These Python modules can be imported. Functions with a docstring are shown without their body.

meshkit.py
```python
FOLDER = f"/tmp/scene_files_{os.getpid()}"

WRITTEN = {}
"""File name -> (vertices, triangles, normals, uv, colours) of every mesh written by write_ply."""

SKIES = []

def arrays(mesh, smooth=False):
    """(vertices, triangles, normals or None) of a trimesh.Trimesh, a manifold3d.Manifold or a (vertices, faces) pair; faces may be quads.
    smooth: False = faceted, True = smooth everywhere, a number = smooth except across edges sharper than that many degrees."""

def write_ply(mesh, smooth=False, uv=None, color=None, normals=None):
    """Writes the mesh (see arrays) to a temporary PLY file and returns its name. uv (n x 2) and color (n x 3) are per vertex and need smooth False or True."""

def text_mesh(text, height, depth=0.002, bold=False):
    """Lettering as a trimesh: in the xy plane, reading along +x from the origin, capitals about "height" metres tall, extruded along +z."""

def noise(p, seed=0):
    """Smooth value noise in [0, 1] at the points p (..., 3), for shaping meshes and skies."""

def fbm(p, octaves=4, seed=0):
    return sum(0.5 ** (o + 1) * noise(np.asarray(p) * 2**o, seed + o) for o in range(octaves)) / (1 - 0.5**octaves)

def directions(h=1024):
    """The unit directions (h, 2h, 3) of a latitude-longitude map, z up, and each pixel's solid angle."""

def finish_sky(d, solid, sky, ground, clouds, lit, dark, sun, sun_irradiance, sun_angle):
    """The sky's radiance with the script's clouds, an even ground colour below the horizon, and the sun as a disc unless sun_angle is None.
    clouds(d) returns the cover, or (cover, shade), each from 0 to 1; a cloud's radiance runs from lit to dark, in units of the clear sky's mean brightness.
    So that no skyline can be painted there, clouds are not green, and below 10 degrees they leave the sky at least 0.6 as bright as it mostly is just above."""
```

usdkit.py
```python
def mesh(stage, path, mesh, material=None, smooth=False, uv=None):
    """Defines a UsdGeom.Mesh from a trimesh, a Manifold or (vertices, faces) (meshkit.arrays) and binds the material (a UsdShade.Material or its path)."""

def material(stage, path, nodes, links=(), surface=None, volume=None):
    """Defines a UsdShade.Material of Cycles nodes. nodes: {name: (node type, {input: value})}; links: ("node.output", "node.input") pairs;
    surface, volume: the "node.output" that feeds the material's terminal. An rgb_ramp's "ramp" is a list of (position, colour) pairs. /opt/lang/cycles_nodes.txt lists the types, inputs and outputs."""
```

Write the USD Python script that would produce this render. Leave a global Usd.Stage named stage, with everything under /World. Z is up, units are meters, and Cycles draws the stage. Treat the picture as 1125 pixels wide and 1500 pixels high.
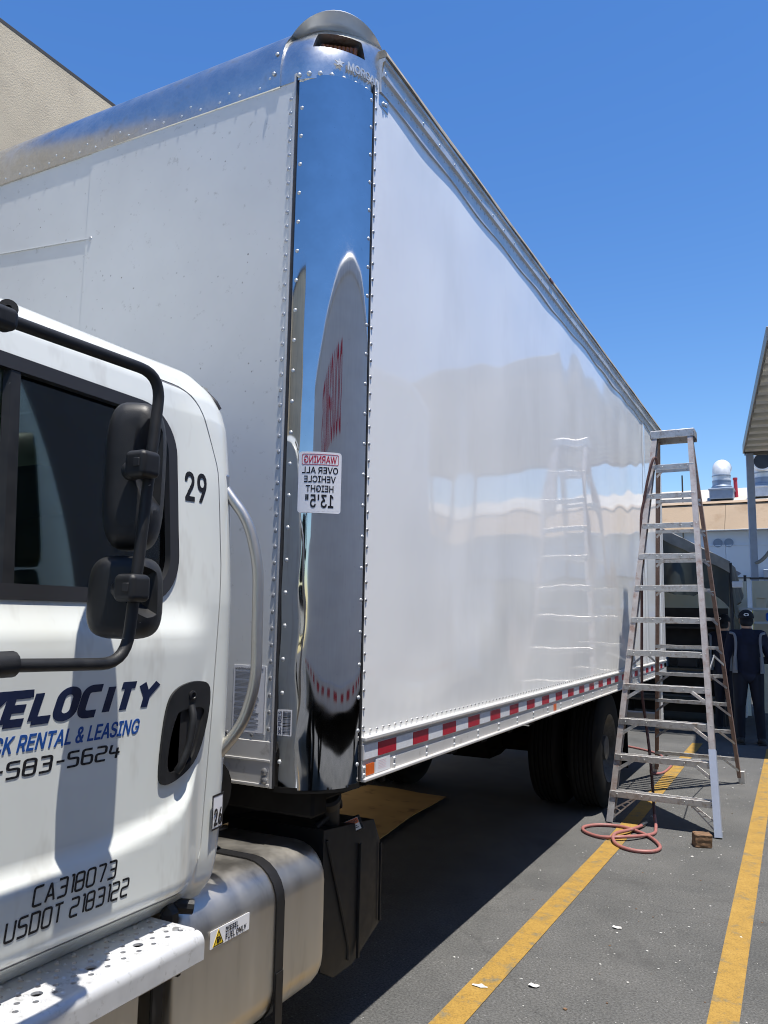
import math, random
import numpy as np, trimesh, manifold3d as mf
import shapely, shapely.affinity as aff
from shapely.geometry import Polygon, LineString, Point, box as sbox
from pxr import Usd, UsdGeom, UsdShade, UsdLux, Gf, Sdf, Vt
import usdkit, meshkit

stage = Usd.Stage.CreateInMemory()
UsdGeom.SetStageUpAxis(stage, UsdGeom.Tokens.z)
UsdGeom.SetStageMetersPerUnit(stage, 1.0)
UsdGeom.Xform.Define(stage, '/World')
UsdGeom.Scope.Define(stage, '/World/Looks')
PI = math.pi

# ---------------------------------------------------------------- camera
cam = UsdGeom.Camera.Define(stage, '/World/camera')
F = np.array([-0.46007777, 0.87823448, 0.13050914]); U = np.array([0.04445702, -0.12401911, 0.99128343]); R = np.array([0.88676492, 0.46186952, 0.01801475])
C = np.array([1.48603415, -2.68067483, 1.60304088])
M = Gf.Matrix4d(*R, 0, *U, 0, *(-F), 0, *C, 1)
cam.AddTransformOp().Set(M)
cam.CreateFocalLengthAttr(26.0)
cam.CreateHorizontalApertureAttr(26.0 * 1125 / 1166.95)
cam.CreateVerticalApertureAttr(26.0 * 1500 / 1166.95)
cam.CreateClippingRangeAttr(Gf.Vec2f(0.05, 1000))
cam.CreateExposureAttr(0.65)

# ---------------------------------------------------------------- sky and sun
SUN = np.array([0.20, -0.07, 1.0]); SUN /= np.linalg.norm(SUN)
usdkit.material(stage, '/World/Looks/sky_look', {
    's': ('sky_texture', {'sky_type': 'single_scattering', 'sun_disc': False, 'sun_elevation': float(math.asin(SUN[2])), 'sun_rotation': float(math.atan2(SUN[0], SUN[1])), 'air_density': 1.2, 'aerosol_density': 0.1, 'ozone_density': 4.5, 'altitude': 60.0}),
    'h': ('hsv', {'hue': 0.508, 'saturation': 1.24, 'value': 1.0}),
    'b': ('background_shader', {'strength': 0.11})}, [('s.color', 'h.color'), ('h.color', 'b.color')], surface='b.background')
dome = UsdLux.DomeLight.Define(stage, '/World/sky')
UsdShade.MaterialBindingAPI.Apply(dome.GetPrim()).Bind(UsdShade.Material.Get(stage, '/World/Looks/sky_look'))
dome.GetPrim().SetCustomDataByKey('kind', 'structure'); dome.GetPrim().SetCustomDataByKey('label', 'clear deep blue cloudless daytime sky over the yard'); dome.GetPrim().SetCustomDataByKey('category', 'sky')
sun = UsdLux.DistantLight.Define(stage, '/World/sun')
sun.CreateIntensityAttr(1.18); sun.CreateAngleAttr(0.53); sun.CreateNormalizeAttr(True); sun.CreateColorAttr(Gf.Vec3f(1.0, 0.95, 0.87))
zx = SUN; xx = np.cross([0, 1, 0], zx); xx /= np.linalg.norm(xx); yx = np.cross(zx, xx)
sun.AddTransformOp().Set(Gf.Matrix4d(*xx, 0, *yx, 0, *zx, 0, *(SUN * 50), 1))

# ---------------------------------------------------------------- materials
L = '/World/Looks/'
def mat(name, color, rough=0.5, metal=0.0, var=0.0, vscale=6.0, rvar=0.0, bump=0.0, bscale=40.0, coat=0.0, dirt=None, spec=0.5, stretch=None):
    """principled material whose colour and roughness wander with noise in metres; dirt = (colour, low, high, scale)."""
    n = {'p': ('principled_bsdf', {'base_color': color, 'roughness': rough, 'metallic': metal, 'coat_weight': coat, 'coat_roughness': 0.04, 'specular_ior_level': spec}),
         'g': ('geometry', {}), 'm': ('mapping', {'scale': stretch or (1, 1, 1)}),
         'n': ('noise_texture', {'scale': vscale, 'detail': 5, 'roughness': 0.6})}
    l = [('g.position', 'm.vector'), ('m.vector', 'n.vector')]
    src = None
    if var:
        n['c'] = ('rgb_ramp', {'ramp': [(0.3, tuple(np.clip(np.array(color) * (1 - var), 0, 1))), (0.7, tuple(np.clip(np.array(color) * (1 + var), 0, 1)))]})
        l += [('n.fac', 'c.fac')]; src = 'c.color'
    if dirt:
        dc, lo, hi, ds = dirt
        n['dn'] = ('noise_texture', {'scale': ds, 'detail': 4, 'roughness': 0.65}); n['dr'] = ('rgb_ramp', {'ramp': [(lo, (0, 0, 0)), (hi, (1, 1, 1))]})
        n['dx'] = ('mix', {'color1': color, 'color2': dc})
        l += [('m.vector', 'dn.vector'), ('dn.fac', 'dr.fac'), ('dr.color', 'dx.fac')]
        if src: l += [(src, 'dx.color1')]
        src = 'dx.color'
    if src: l += [(src, 'p.base_color')]
    if rvar:
        n['r'] = ('map_range', {'from_min': 0.3, 'from_max': 0.7, 'to_min': max(rough - rvar, 0.02), 'to_max': rough + rvar})
        l += [('n.fac', 'r.value'), ('r.result', 'p.roughness')]
    if bump:
        n['bn'] = ('noise_texture', {'scale': bscale, 'detail': 4, 'roughness': 0.6}); n['b'] = ('bump', {'strength': 1.0, 'distance': bump})
        l += [('g.position', 'bn.vector'), ('bn.fac', 'b.height'), ('b.normal', 'p.normal')]
    return usdkit.material(stage, L + name, n, l, surface='p.BSDF')

K = {}
K['cab_white'] = mat('cab_white', (0.71, 0.735, 0.70), 0.22, var=0.04, vscale=3, coat=0.5, dirt=((0.46, 0.45, 0.41), 0.56, 0.82, 7), stretch=(1, 1, .3))
K['panel_white'] = mat('panel_white', (0.895, 0.895, 0.87), 0.055, var=0.025, vscale=1.5, rvar=.015, spec=.55, dirt=((.79, .785, .76), .50, .85, 2.0), stretch=(1, 1, .45))
K['stainless'] = mat('stainless', (0.56, 0.56, 0.56), 0.05, metal=1.0, var=0.05, vscale=12, rvar=0.02, dirt=((0.4, 0.4, 0.42), 0.66, 0.8, 60))
K['brushed'] = mat('brushed', (0.60, 0.575, 0.53), 0.40, metal=1.0, var=0.08, vscale=8, rvar=0.08, stretch=(1, 1, .2))
K['cap_metal'] = mat('cap_metal', (0.60, 0.60, 0.59), 0.27, metal=0.95, var=0.10, vscale=7, rvar=0.08, dirt=((0.38, 0.34, 0.28), 0.58, 0.8, 14))
K['visor_metal'] = mat('visor_metal', (0.50, 0.50, 0.51), 0.42, metal=.6, var=.12)
K['rail_metal'] = mat('rail_metal', (0.62, 0.615, 0.60), 0.38, metal=0.45, var=0.08, vscale=9, rvar=0.08)
K['roof_tan'] = mat('roof_tan', (0.34, 0.29, 0.22), 0.6, var=.25, vscale=9)
K['rail_paint'] = mat('rail_paint', (0.60, 0.59, 0.57), 0.4, metal=0.2, var=0.06, vscale=5, dirt=((0.3, 0.28, 0.25), 0.6, 0.8, 15))
K['rivet'] = mat('rivet', (0.45, 0.45, 0.45), 0.35, metal=0.7)
K['rivet_white'] = mat('rivet_white', (0.5, 0.52, 0.53), 0.4, metal=.3)
K['gasket'] = mat('gasket', (0.02, 0.02, 0.022), 0.5)
K['black_plastic'] = mat('black_plastic', (0.016, 0.0165, 0.0175), 0.5, spec=.35, var=0.3, vscale=20, rvar=.1, bump=0.0004, bscale=500, dirt=((0.3, 0.3, 0.29), 0.72, 0.78, 50))
K['black_steel'] = mat('black_steel', (0.012, 0.012, 0.013), 0.45, spec=.3, var=.3, vscale=12)
K['chassis'] = mat('chassis', (0.010, 0.0095, 0.009), 0.8, spec=.15, var=.4, vscale=10)
K['rubber'] = mat('rubber', (0.007, 0.007, 0.007), 0.8, spec=.2, var=.3, vscale=15)
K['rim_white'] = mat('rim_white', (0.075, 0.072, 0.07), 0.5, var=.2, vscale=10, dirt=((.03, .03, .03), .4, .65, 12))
K['step_paint'] = mat('step_paint', (0.60, 0.61, 0.62), 0.42, metal=.3, var=.08, vscale=14, dirt=((0.34, 0.34, 0.33), 0.58, 0.76, 30))
K['tape_red'] = mat('tape_red', (0.42, 0.012, 0.03), 0.3, var=.12, vscale=60)
K['tape_white'] = mat('tape_white', (0.72, 0.74, 0.77), 0.25, var=.06, vscale=50)
K['orange'] = mat('orange', (0.70, 0.13, 0.015), 0.3, var=.1, vscale=50)
K['lamp_amber'] = mat('lamp_amber', (0.17, 0.055, 0.014), 0.25, var=.5, vscale=60)
K['sticker'] = mat('sticker', (0.76, 0.77, 0.80), 0.35)
K['sticker_pink'] = mat('sticker_pink', (0.74, 0.62, 0.64), 0.35)
K['ink_black'] = mat('ink_black', (0.008, 0.008, 0.010), 0.4)
K['ink_navy'] = mat('ink_navy', (0.006, 0.012, 0.045), 0.35, var=.15, vscale=30)
K['ink_blue'] = mat('ink_blue', (0.012, 0.07, 0.29), 0.35)
K['ink_red'] = mat('ink_red', (0.45, 0.02, 0.05), 0.4)
K['ink_grey'] = mat('ink_grey', (0.16, 0.16, 0.17), 0.5)
K['yellow_sign'] = mat('yellow_sign', (0.75, 0.52, 0.02), 0.4)
K['seat'] = mat('seat', (0.045, 0.045, 0.048), 0.8)
K['liner'] = mat('liner', (0.40, 0.41, 0.38), 0.8, var=.1)
K['ladder_alu'] = mat('ladder_alu', (0.50, 0.49, 0.48), 0.38, metal=.6, var=.12, vscale=18, rvar=.08, dirt=((0.30, 0.24, 0.20), 0.52, 0.72, 22))
K['ladder_brown'] = mat('ladder_brown', (0.24, 0.155, 0.12), 0.5, metal=.25, var=.2, vscale=14, dirt=((0.10, 0.075, 0.06), 0.55, 0.75, 20))
K['ladder_rail'] = mat('ladder_rail', (0.44, 0.40, 0.37), 0.42, metal=.5, var=.15, vscale=14, dirt=((0.30, 0.20, 0.16), 0.5, 0.7, 12))
K['ladder_blue'] = mat('ladder_blue', (0.36, 0.41, 0.52), 0.5, metal=.2, var=.08)
K['hose_red'] = mat('hose_red', (0.30, 0.115, 0.105), 0.5, var=.12, vscale=25, dirt=((.28, .2, .18), .58, .75, 30))
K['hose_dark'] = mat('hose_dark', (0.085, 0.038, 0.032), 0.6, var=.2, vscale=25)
K['brass'] = mat('brass', (0.5, 0.46, 0.38), 0.3, metal=1.0)
K['wood'] = mat('wood', (0.15, 0.085, 0.045), 0.8, var=.6, vscale=26, stretch=(.3, 2, 2), bump=.002, bscale=60)
K['cardboard'] = mat('cardboard', (0.52, 0.33, 0.13), 0.85, var=.12, vscale=4, dirt=((.25, .15, .06), .58, .75, 6))
K['paper'] = mat('paper', (0.58, 0.57, 0.55), 0.8)
K['stucco_beige'] = mat('stucco_beige', (0.54, 0.455, 0.335), 0.9, var=.12, vscale=.7, bump=.006, bscale=60, dirt=((.42, .35, .26), .5, .75, 2.5))
K['coping'] = mat('coping', (0.05, 0.045, 0.04), 0.6)
K['parapet'] = mat('parapet', (0.33, 0.245, 0.165), 0.85, var=.08, vscale=1.2, bump=.003, bscale=30, dirt=((.26, .18, .11), .52, .7, 2.0))
K['roof_white'] = mat('roof_white', (0.44, 0.41, 0.36), 0.8, var=.15, vscale=1.5)
K['facade_white'] = mat('facade_white', (0.66, 0.70, 0.76), 0.6, var=.04, vscale=1)
K['galv'] = mat('galv', (0.60, 0.62, 0.64), 0.45, metal=.15, var=.15, vscale=6, rvar=.08)
K['curb_blue'] = mat('curb_blue', (0.24, 0.29, 0.37), 0.5, metal=.3, var=.1)
K['dome_white'] = mat('dome_white', (0.78, 0.79, 0.8), 0.3)
K['red_paint'] = mat('red_paint', (0.5, 0.03, 0.05), 0.5)
K['canopy_steel'] = mat('canopy_steel', (0.20, 0.185, 0.16), 0.5, metal=.3, var=.12, vscale=3)
K['canopy_pan'] = mat('canopy_pan', (0.20, 0.175, 0.135), 0.5, var=.08, vscale=3)
K['purlin'] = mat('purlin', (0.78, 0.72, 0.58), 0.5, var=.08, vscale=4)
K['post_grey'] = mat('post_grey', (0.30, 0.33, 0.40), 0.5, metal=.2, var=.1)
K['post_yellow'] = mat('post_yellow', (0.55, 0.42, 0.04), 0.55, var=.12)
K['dark_wood'] = mat('dark_wood', (0.1, 0.085, 0.06), 0.8, var=.2)
K['tarp'] = mat('tarp', (0.024, 0.030, 0.026), 0.45, var=.3, vscale=3)
K['tent_roof'] = mat('tent_roof', (0.20, 0.19, 0.165), 0.7, var=.3, vscale=5)
K['tent_panel'] = mat('tent_panel', (0.70, 0.69, 0.60), 0.8, var=.08, vscale=2)
K['board'] = mat('board', (0.58, 0.51, 0.38), 0.8, var=.1, vscale=3)
K['shelf_white'] = mat('shelf_white', (0.62, 0.62, 0.62), 0.6)
K['dark_item'] = mat('dark_item', (0.03, 0.03, 0.033), 0.6, var=.3)
K['blue_item'] = mat('blue_item', (0.02, 0.14, 0.55), 0.4)
K['navy_cloth'] = mat('navy_cloth', (0.006, 0.008, 0.022), 0.9, var=.25, vscale=20)
K['trouser'] = mat('trouser', (0.005, 0.006, 0.013), 0.9, var=.25, vscale=20)
K['grey_cloth'] = mat('grey_cloth', (0.20, 0.21, 0.23), 0.9)
K['cap_cloth'] = mat('cap_cloth', (0.008, 0.008, 0.011), 0.9)
K['skin'] = mat('skin', (0.42, 0.25, 0.17), 0.55)
K['shoe'] = mat('shoe', (0.012, 0.011, 0.011), 0.6)
K['truck_grey'] = mat('truck_grey', (0.62, 0.63, 0.63), 0.35, var=.04)

# cargo box nose skin: white laminate with scattered dark chips and grime
usdkit.material(stage, L + 'nose_skin', {
    'p': ('principled_bsdf', {'roughness': 0.32, 'coat_weight': .1}), 'g': ('geometry', {}),
    'n': ('noise_texture', {'scale': 1.3, 'detail': 6, 'roughness': .62}), 'c': ('rgb_ramp', {'ramp': [(.3, (.60, .61, .60)), (.7, (.69, .70, .69))]}),
    'v': ('voronoi_texture', {'scale': 23.0, 'randomness': 1.0}), 'vn': ('noise_texture', {'scale': 60, 'detail': 4, 'roughness': .7}), 'sp': ('math', {'math_type': 'multiply_add', 'value2': .26}),
    'sr': ('rgb_ramp', {'ramp': [(.17, (.9, .9, .9)), (.24, (0, 0, 0))]}), 'k': ('noise_texture', {'scale': 6.5, 'detail': 3}), 'kr': ('rgb_ramp', {'ramp': [(.44, (0, 0, 0)), (.60, (1, 1, 1))]}),
    'mk': ('mix', {'mix_type': 'multiply', 'fac': 1.0}), 'x': ('mix', {'color2': (.16, .15, .14)}),
    's': ('noise_texture', {'scale': 24, 'detail': 5, 'roughness': .7}), 'ss': ('rgb_ramp', {'ramp': [(.62, (0, 0, 0)), (.74, (.55, .55, .55))]}), 'y': ('mix', {'color2': (.3, .29, .27)})},
    [('g.position', 'n.vector'), ('n.fac', 'c.fac'), ('g.position', 'v.vector'), ('g.position', 'vn.vector'), ('vn.fac', 'sp.value1'), ('v.distance', 'sp.value3'), ('sp.value', 'sr.fac'),
     ('g.position', 'k.vector'), ('k.fac', 'kr.fac'), ('sr.color', 'mk.color1'), ('kr.color', 'mk.color2'), ('mk.color', 'x.fac'), ('c.color', 'x.color1'),
     ('g.position', 's.vector'), ('s.fac', 'ss.fac'), ('ss.color', 'y.fac'), ('x.color', 'y.color1'), ('y.color', 'p.base_color')], surface='p.BSDF')
K['nose_skin'] = UsdShade.Material.Get(stage, L + 'nose_skin')

# yard asphalt: mid grey, aggregate speckle, hairline cracks, dusty patches and small pale grit
usdkit.material(stage, L + 'asphalt', {
    'p': ('principled_bsdf', {'roughness': 0.85, 'specular_ior_level': .3}), 'g': ('geometry', {}),
    'n': ('noise_texture', {'scale': .9, 'detail': 8, 'roughness': .68}), 'c': ('rgb_ramp', {'ramp': [(.28, (.064, .066, .066)), (.72, (.122, .121, .118))]}),
    'f': ('noise_texture', {'scale': 95, 'detail': 4, 'roughness': .75}), 'fr': ('rgb_ramp', {'ramp': [(.30, (.35, .35, .35)), (.70, (1.65, 1.65, 1.65))]}), 'm': ('mix', {'mix_type': 'multiply', 'fac': 1.0}),
    'v': ('voronoi_texture', {'scale': 48.0}), 'vr': ('rgb_ramp', {'ramp': [(.09, (1, 1, 1)), (.16, (0, 0, 0))]}), 'k': ('noise_texture', {'scale': 7, 'detail': 3}), 'kr': ('rgb_ramp', {'ramp': [(.50, (0, 0, 0)), (.62, (.85, .85, .85))]}),
    'mk': ('mix', {'mix_type': 'multiply', 'fac': 1.0}), 'x': ('mix', {'color2': (.36, .36, .35)}),
    'st': ('noise_texture', {'scale': 2.1, 'detail': 7, 'roughness': .72}), 'sr': ('rgb_ramp', {'ramp': [(.54, (0, 0, 0)), (.72, (.75, .75, .75))]}), 'y': ('mix', {'color2': (.05, .05, .05)}),
    'wn': ('noise_texture', {'scale': 3.0, 'detail': 5}), 'wm': ('vector_math', {'math_type': 'multiply_add', 'vector2': (.35, .35, .0)}),
    'cv': ('voronoi_texture', {'scale': .55, 'feature': 'distance_to_edge'}), 'cr': ('rgb_ramp', {'ramp': [(.0, (.32, .32, .32)), (.004, (0, 0, 0))]}), 'z': ('mix', {'color2': (.03, .03, .03)}),
    'bn': ('noise_texture', {'scale': 120, 'detail': 4}), 'b': ('bump', {'strength': 1.0, 'distance': .006})},
    [('g.position', 'n.vector'), ('n.fac', 'c.fac'), ('g.position', 'f.vector'), ('f.fac', 'fr.fac'), ('c.color', 'm.color1'), ('fr.color', 'm.color2'),
     ('g.position', 'v.vector'), ('v.distance', 'vr.fac'), ('g.position', 'k.vector'), ('k.fac', 'kr.fac'), ('vr.color', 'mk.color1'), ('kr.color', 'mk.color2'),
     ('m.color', 'y.color1'), ('g.position', 'st.vector'), ('st.fac', 'sr.fac'), ('sr.color', 'y.fac'), ('y.color', 'x.color1'), ('mk.color', 'x.fac'),
     ('g.position', 'wn.vector'), ('wn.color', 'wm.vector1'), ('g.position', 'wm.vector3'), ('wm.vector', 'cv.vector'), ('cv.distance', 'cr.fac'), ('cr.color', 'z.fac'), ('x.color', 'z.color1'), ('z.color', 'p.base_color'),
     ('g.position', 'bn.vector'), ('bn.fac', 'b.height'), ('b.normal', 'p.normal')], surface='p.BSDF')
K['asphalt'] = UsdShade.Material.Get(stage, L + 'asphalt')
usdkit.material(stage, L + 'line_paint', {
    'p': ('principled_bsdf', {'roughness': 0.75}), 'g': ('geometry', {}),
    'n': ('noise_texture', {'scale': 7, 'detail': 8, 'roughness': .75}), 'c': ('rgb_ramp', {'ramp': [(.36, (.15, .13, .08)), (.46, (.28, .165, .028)), (.7, (.35, .215, .045))]}),
    'f': ('noise_texture', {'scale': 140, 'detail': 3, 'roughness': .7}), 'fr': ('rgb_ramp', {'ramp': [(.3, (.6, .6, .6)), (.55, (1.1, 1.1, 1.1))]}), 'm': ('mix', {'mix_type': 'multiply', 'fac': 1.0})},
    [('g.position', 'n.vector'), ('n.fac', 'c.fac'), ('g.position', 'f.vector'), ('f.fac', 'fr.fac'), ('c.color', 'm.color1'), ('fr.color', 'm.color2'), ('m.color', 'p.base_color')], surface='p.BSDF')
K['line_paint'] = UsdShade.Material.Get(stage, L + 'line_paint')
usdkit.material(stage, L + 'cab_glass', {'t': ('transparent_bsdf', {'color': (.78, .86, .81)}), 'g': ('glossy_bsdf', {'roughness': 0.02, 'color': (.9, .95, .95)}), 'f': ('fresnel', {'IOR': 1.5}), 'x': ('mix_closure', {})},
                [('f.fac', 'x.fac'), ('t.BSDF', 'x.closure1'), ('g.BSDF', 'x.closure2')], surface='x.closure')
K['cab_glass'] = UsdShade.Material.Get(stage, L + 'cab_glass')

# ---------------------------------------------------------------- prim helpers
def numbered(parent, name):
    p, k = f'{parent}/{name}', 0
    while stage.GetPrimAtPath(p):
        k += 1; p = f'{parent}/{name}_{k:03d}'
    return p
def tag(prim, label=None, cat=None, group=None, kind=None):
    for k, v in (('label', label), ('category', cat), ('group', group), ('kind', kind)):
        if v: prim.SetCustomDataByKey(k, v)
BASE = {}
def thing(name, label, cat, base=(0, 0, 0), group=None, kind=None):
    p = numbered('/World', name)
    x = UsdGeom.Xform.Define(stage, p); x.AddTranslateOp().Set(Gf.Vec3d(*map(float, base)))
    tag(x.GetPrim(), label, cat, group, kind); BASE[p] = np.array(base, float)
    return p
def tri(m, smooth=False):
    if isinstance(m, list): m = trimesh.util.concatenate([t for t in map(tri, m)])
    if hasattr(m, 'to_mesh'):
        q = m.to_mesh(); m = trimesh.Trimesh(q.vert_properties[:, :3], q.tri_verts, process=False)
    return m
def put(parent, name, m, material, smooth=35, label=None, kind=None):
    """one Mesh prim; world coordinates in, stored relative to the thing's base. Its own children may follow."""
    m = tri(m).copy()
    root = '/'.join(parent.split('/')[:3])
    m.apply_translation(-BASE.get(root, np.zeros(3)))
    p = numbered(parent, name)
    usdkit.mesh(stage, p, m, K[material] if isinstance(material, str) else material, smooth=smooth)
    if label or kind: tag(stage.GetPrimAtPath(p), label, None, None, kind)
    return p
def single(name, m, material, label, cat, group=None, kind=None, smooth=35):
    p = put('/World', name, m, material, smooth)
    tag(stage.GetPrimAtPath(p), label, cat, group, kind)
    return p
def structure(name, m, material, label=None, cat=None, smooth=False):
    return single(name, m, material, label, cat, None, 'structure', smooth)

# ---------------------------------------------------------------- shape helpers
def hull(pts): return trimesh.Trimesh(np.asarray(pts, float)).convex_hull if False else trimesh.convex.convex_hull(np.asarray(pts, float))
def bx(lo, hi, b=0.0):
    lo, hi = np.minimum(lo, hi).astype(float), np.maximum(lo, hi).astype(float)
    if b <= 0: return trimesh.creation.box(bounds=[lo, hi])
    b = min(b, 0.45 * (hi - lo).min()); P = []
    for s in np.ndindex(2, 2, 2):
        c = np.where(s, hi, lo); d = np.where(s, -1, 1) * b
        for k in range(3):
            q = c + d; q[k] = c[k]; P.append(q)
    return hull(P)
def rbx(lo, hi, r, n=3):
    """box with rounded edges"""
    lo, hi = np.minimum(lo, hi).astype(float) + r, np.maximum(lo, hi).astype(float) - r
    s = trimesh.creation.icosphere(n, r).vertices; 
    return hull(np.vstack([s + np.where(k, hi, lo) for k in np.ndindex(2, 2, 2)]))
def frames(P, closed=False):
    P = np.asarray(P, float); T = np.gradient(P, axis=0); T /= np.linalg.norm(T, axis=1)[:, None]
    a = np.array([0, 0, 1.0]) if abs(T[0][2]) < .9 else np.array([1.0, 0, 0])
    N = [np.cross(T[0], a)]; N[0] /= np.linalg.norm(N[0])
    for k in range(1, len(P)):
        n = N[-1] - T[k] * (N[-1] @ T[k]); N.append(n / np.linalg.norm(n))
    N = np.array(N); return T, N, np.cross(T, N)
def tube(P, r, n=10):
    P = np.asarray(P, float); T, N, B = frames(P); r = np.broadcast_to(r, len(P))
    a = np.arange(n) * 2 * PI / n
    V = P[:, None] + r[:, None, None] * (np.cos(a)[None, :, None] * N[:, None] + np.sin(a)[None, :, None] * B[:, None])
    V = V.reshape(-1, 3); Fc = []
    for i in range(len(P) - 1):
        for j in range(n):
            q, s = i * n + j, i * n + (j + 1) % n
            Fc += [[q, s, s + n], [q, s + n, q + n]]
    c0, c1 = len(V), len(V) + 1; V = np.vstack([V, P[:1], P[-1:]])
    for j in range(n):
        Fc += [[c0, (j + 1) % n, j], [c1, (len(P) - 1) * n + j, (len(P) - 1) * n + (j + 1) % n]]
    return trimesh.Trimesh(V, Fc, process=False)
def smoothpath(P, k=8, closed=False):
    """Catmull-Rom through the points"""
    P = np.asarray(P, float); Q = np.vstack([2 * P[0] - P[1], P, 2 * P[-1] - P[-2]]); out = []
    for i in range(1, len(Q) - 2):
        p0, p1, p2, p3 = Q[i - 1:i + 3]
        for t in np.arange(k) / k:
            out.append(.5 * ((2 * p1) + (p2 - p0) * t + (2 * p0 - 5 * p1 + 4 * p2 - p3) * t * t + (3 * p1 - p0 - 3 * p2 + p3) * t ** 3))
    return np.array(out + [P[-1]])
def bend(P, r, k=6):
    """polyline with rounded corners of radius about r"""
    P = [np.asarray(p, float) for p in P]; out = [P[0]]
    for i in range(1, len(P) - 1):
        a, b, c = P[i - 1], P[i], P[i + 1]; u, v = a - b, c - b
        d = min(r, .45 * np.linalg.norm(u), .45 * np.linalg.norm(v)); s, e = b + u / np.linalg.norm(u) * d, b + v / np.linalg.norm(v) * d
        for t in np.linspace(0, 1, k + 1): out.append((1 - t) ** 2 * s + 2 * t * (1 - t) * b + t * t * e)
    return np.array(out + [P[-1]])
def dense(P, step):
    P = np.asarray(P, float); out = []
    for a, b in zip(P[:-1], P[1:]):
        n = max(1, int(np.linalg.norm(b - a) / step)); out += [a + (b - a) * t for t in np.arange(n) / n]
    return np.array(out + [P[-1]])
def rod(a, b, r, n=10): return tube([a, (np.asarray(a, float) + b) / 2, b], r, n)
def bar(a, b, w, d, up=(0, 0, 1)):
    """rectangular bar from a to b; w across, d along 'up'"""
    a, b = np.asarray(a, float), np.asarray(b, float); t = b - a; ln = np.linalg.norm(t); t /= ln
    s = np.cross(t, up); s /= np.linalg.norm(s); u = np.cross(s, t)
    m = bx((-w / 2, 0, -d / 2), (w / 2, ln, d / 2), min(w, d) * .12); T = np.eye(4); T[:3, 0], T[:3, 1], T[:3, 2], T[:3, 3] = s, t, u, a
    m.apply_transform(T); return m
def place(m, u, v, w, o):
    """local axes x, y, z -> world directions u, v, w at o"""
    m = m.copy(); T = np.eye(4); T[:3, 0], T[:3, 1], T[:3, 2], T[:3, 3] = u, v, w, o
    m.apply_transform(T)
    if np.linalg.det(T[:3, :3]) < 0: m.invert()
    return m
def poly(p, depth): return trimesh.creation.extrude_polygon(p, depth, engine='earcut')
def polys(p, depth):
    return trimesh.util.concatenate([poly(g, depth) for g in getattr(p, 'geoms', [p]) if g.area > 1e-9])
def lathe(prof, c=(0, 0, 0), axis=(0, 0, 1), n=24):
    m = trimesh.creation.revolve(np.asarray(prof, float), sections=n)
    m.apply_transform(trimesh.geometry.align_vectors((0, 0, 1), axis)); m.apply_translation(c); return m
def grid(f, us, vs):
    """open sheet of points f(u, v) over two lists"""
    V = np.array([[f(u, v) for v in vs] for u in us], float).reshape(-1, 3); m = len(vs); Fc = []
    for i in range(len(us) - 1):
        for j in range(m - 1):
            q = i * m + j; Fc += [[q, q + m, q + m + 1], [q, q + m + 1, q + 1]]
    return trimesh.Trimesh(V, Fc, process=False)
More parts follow.
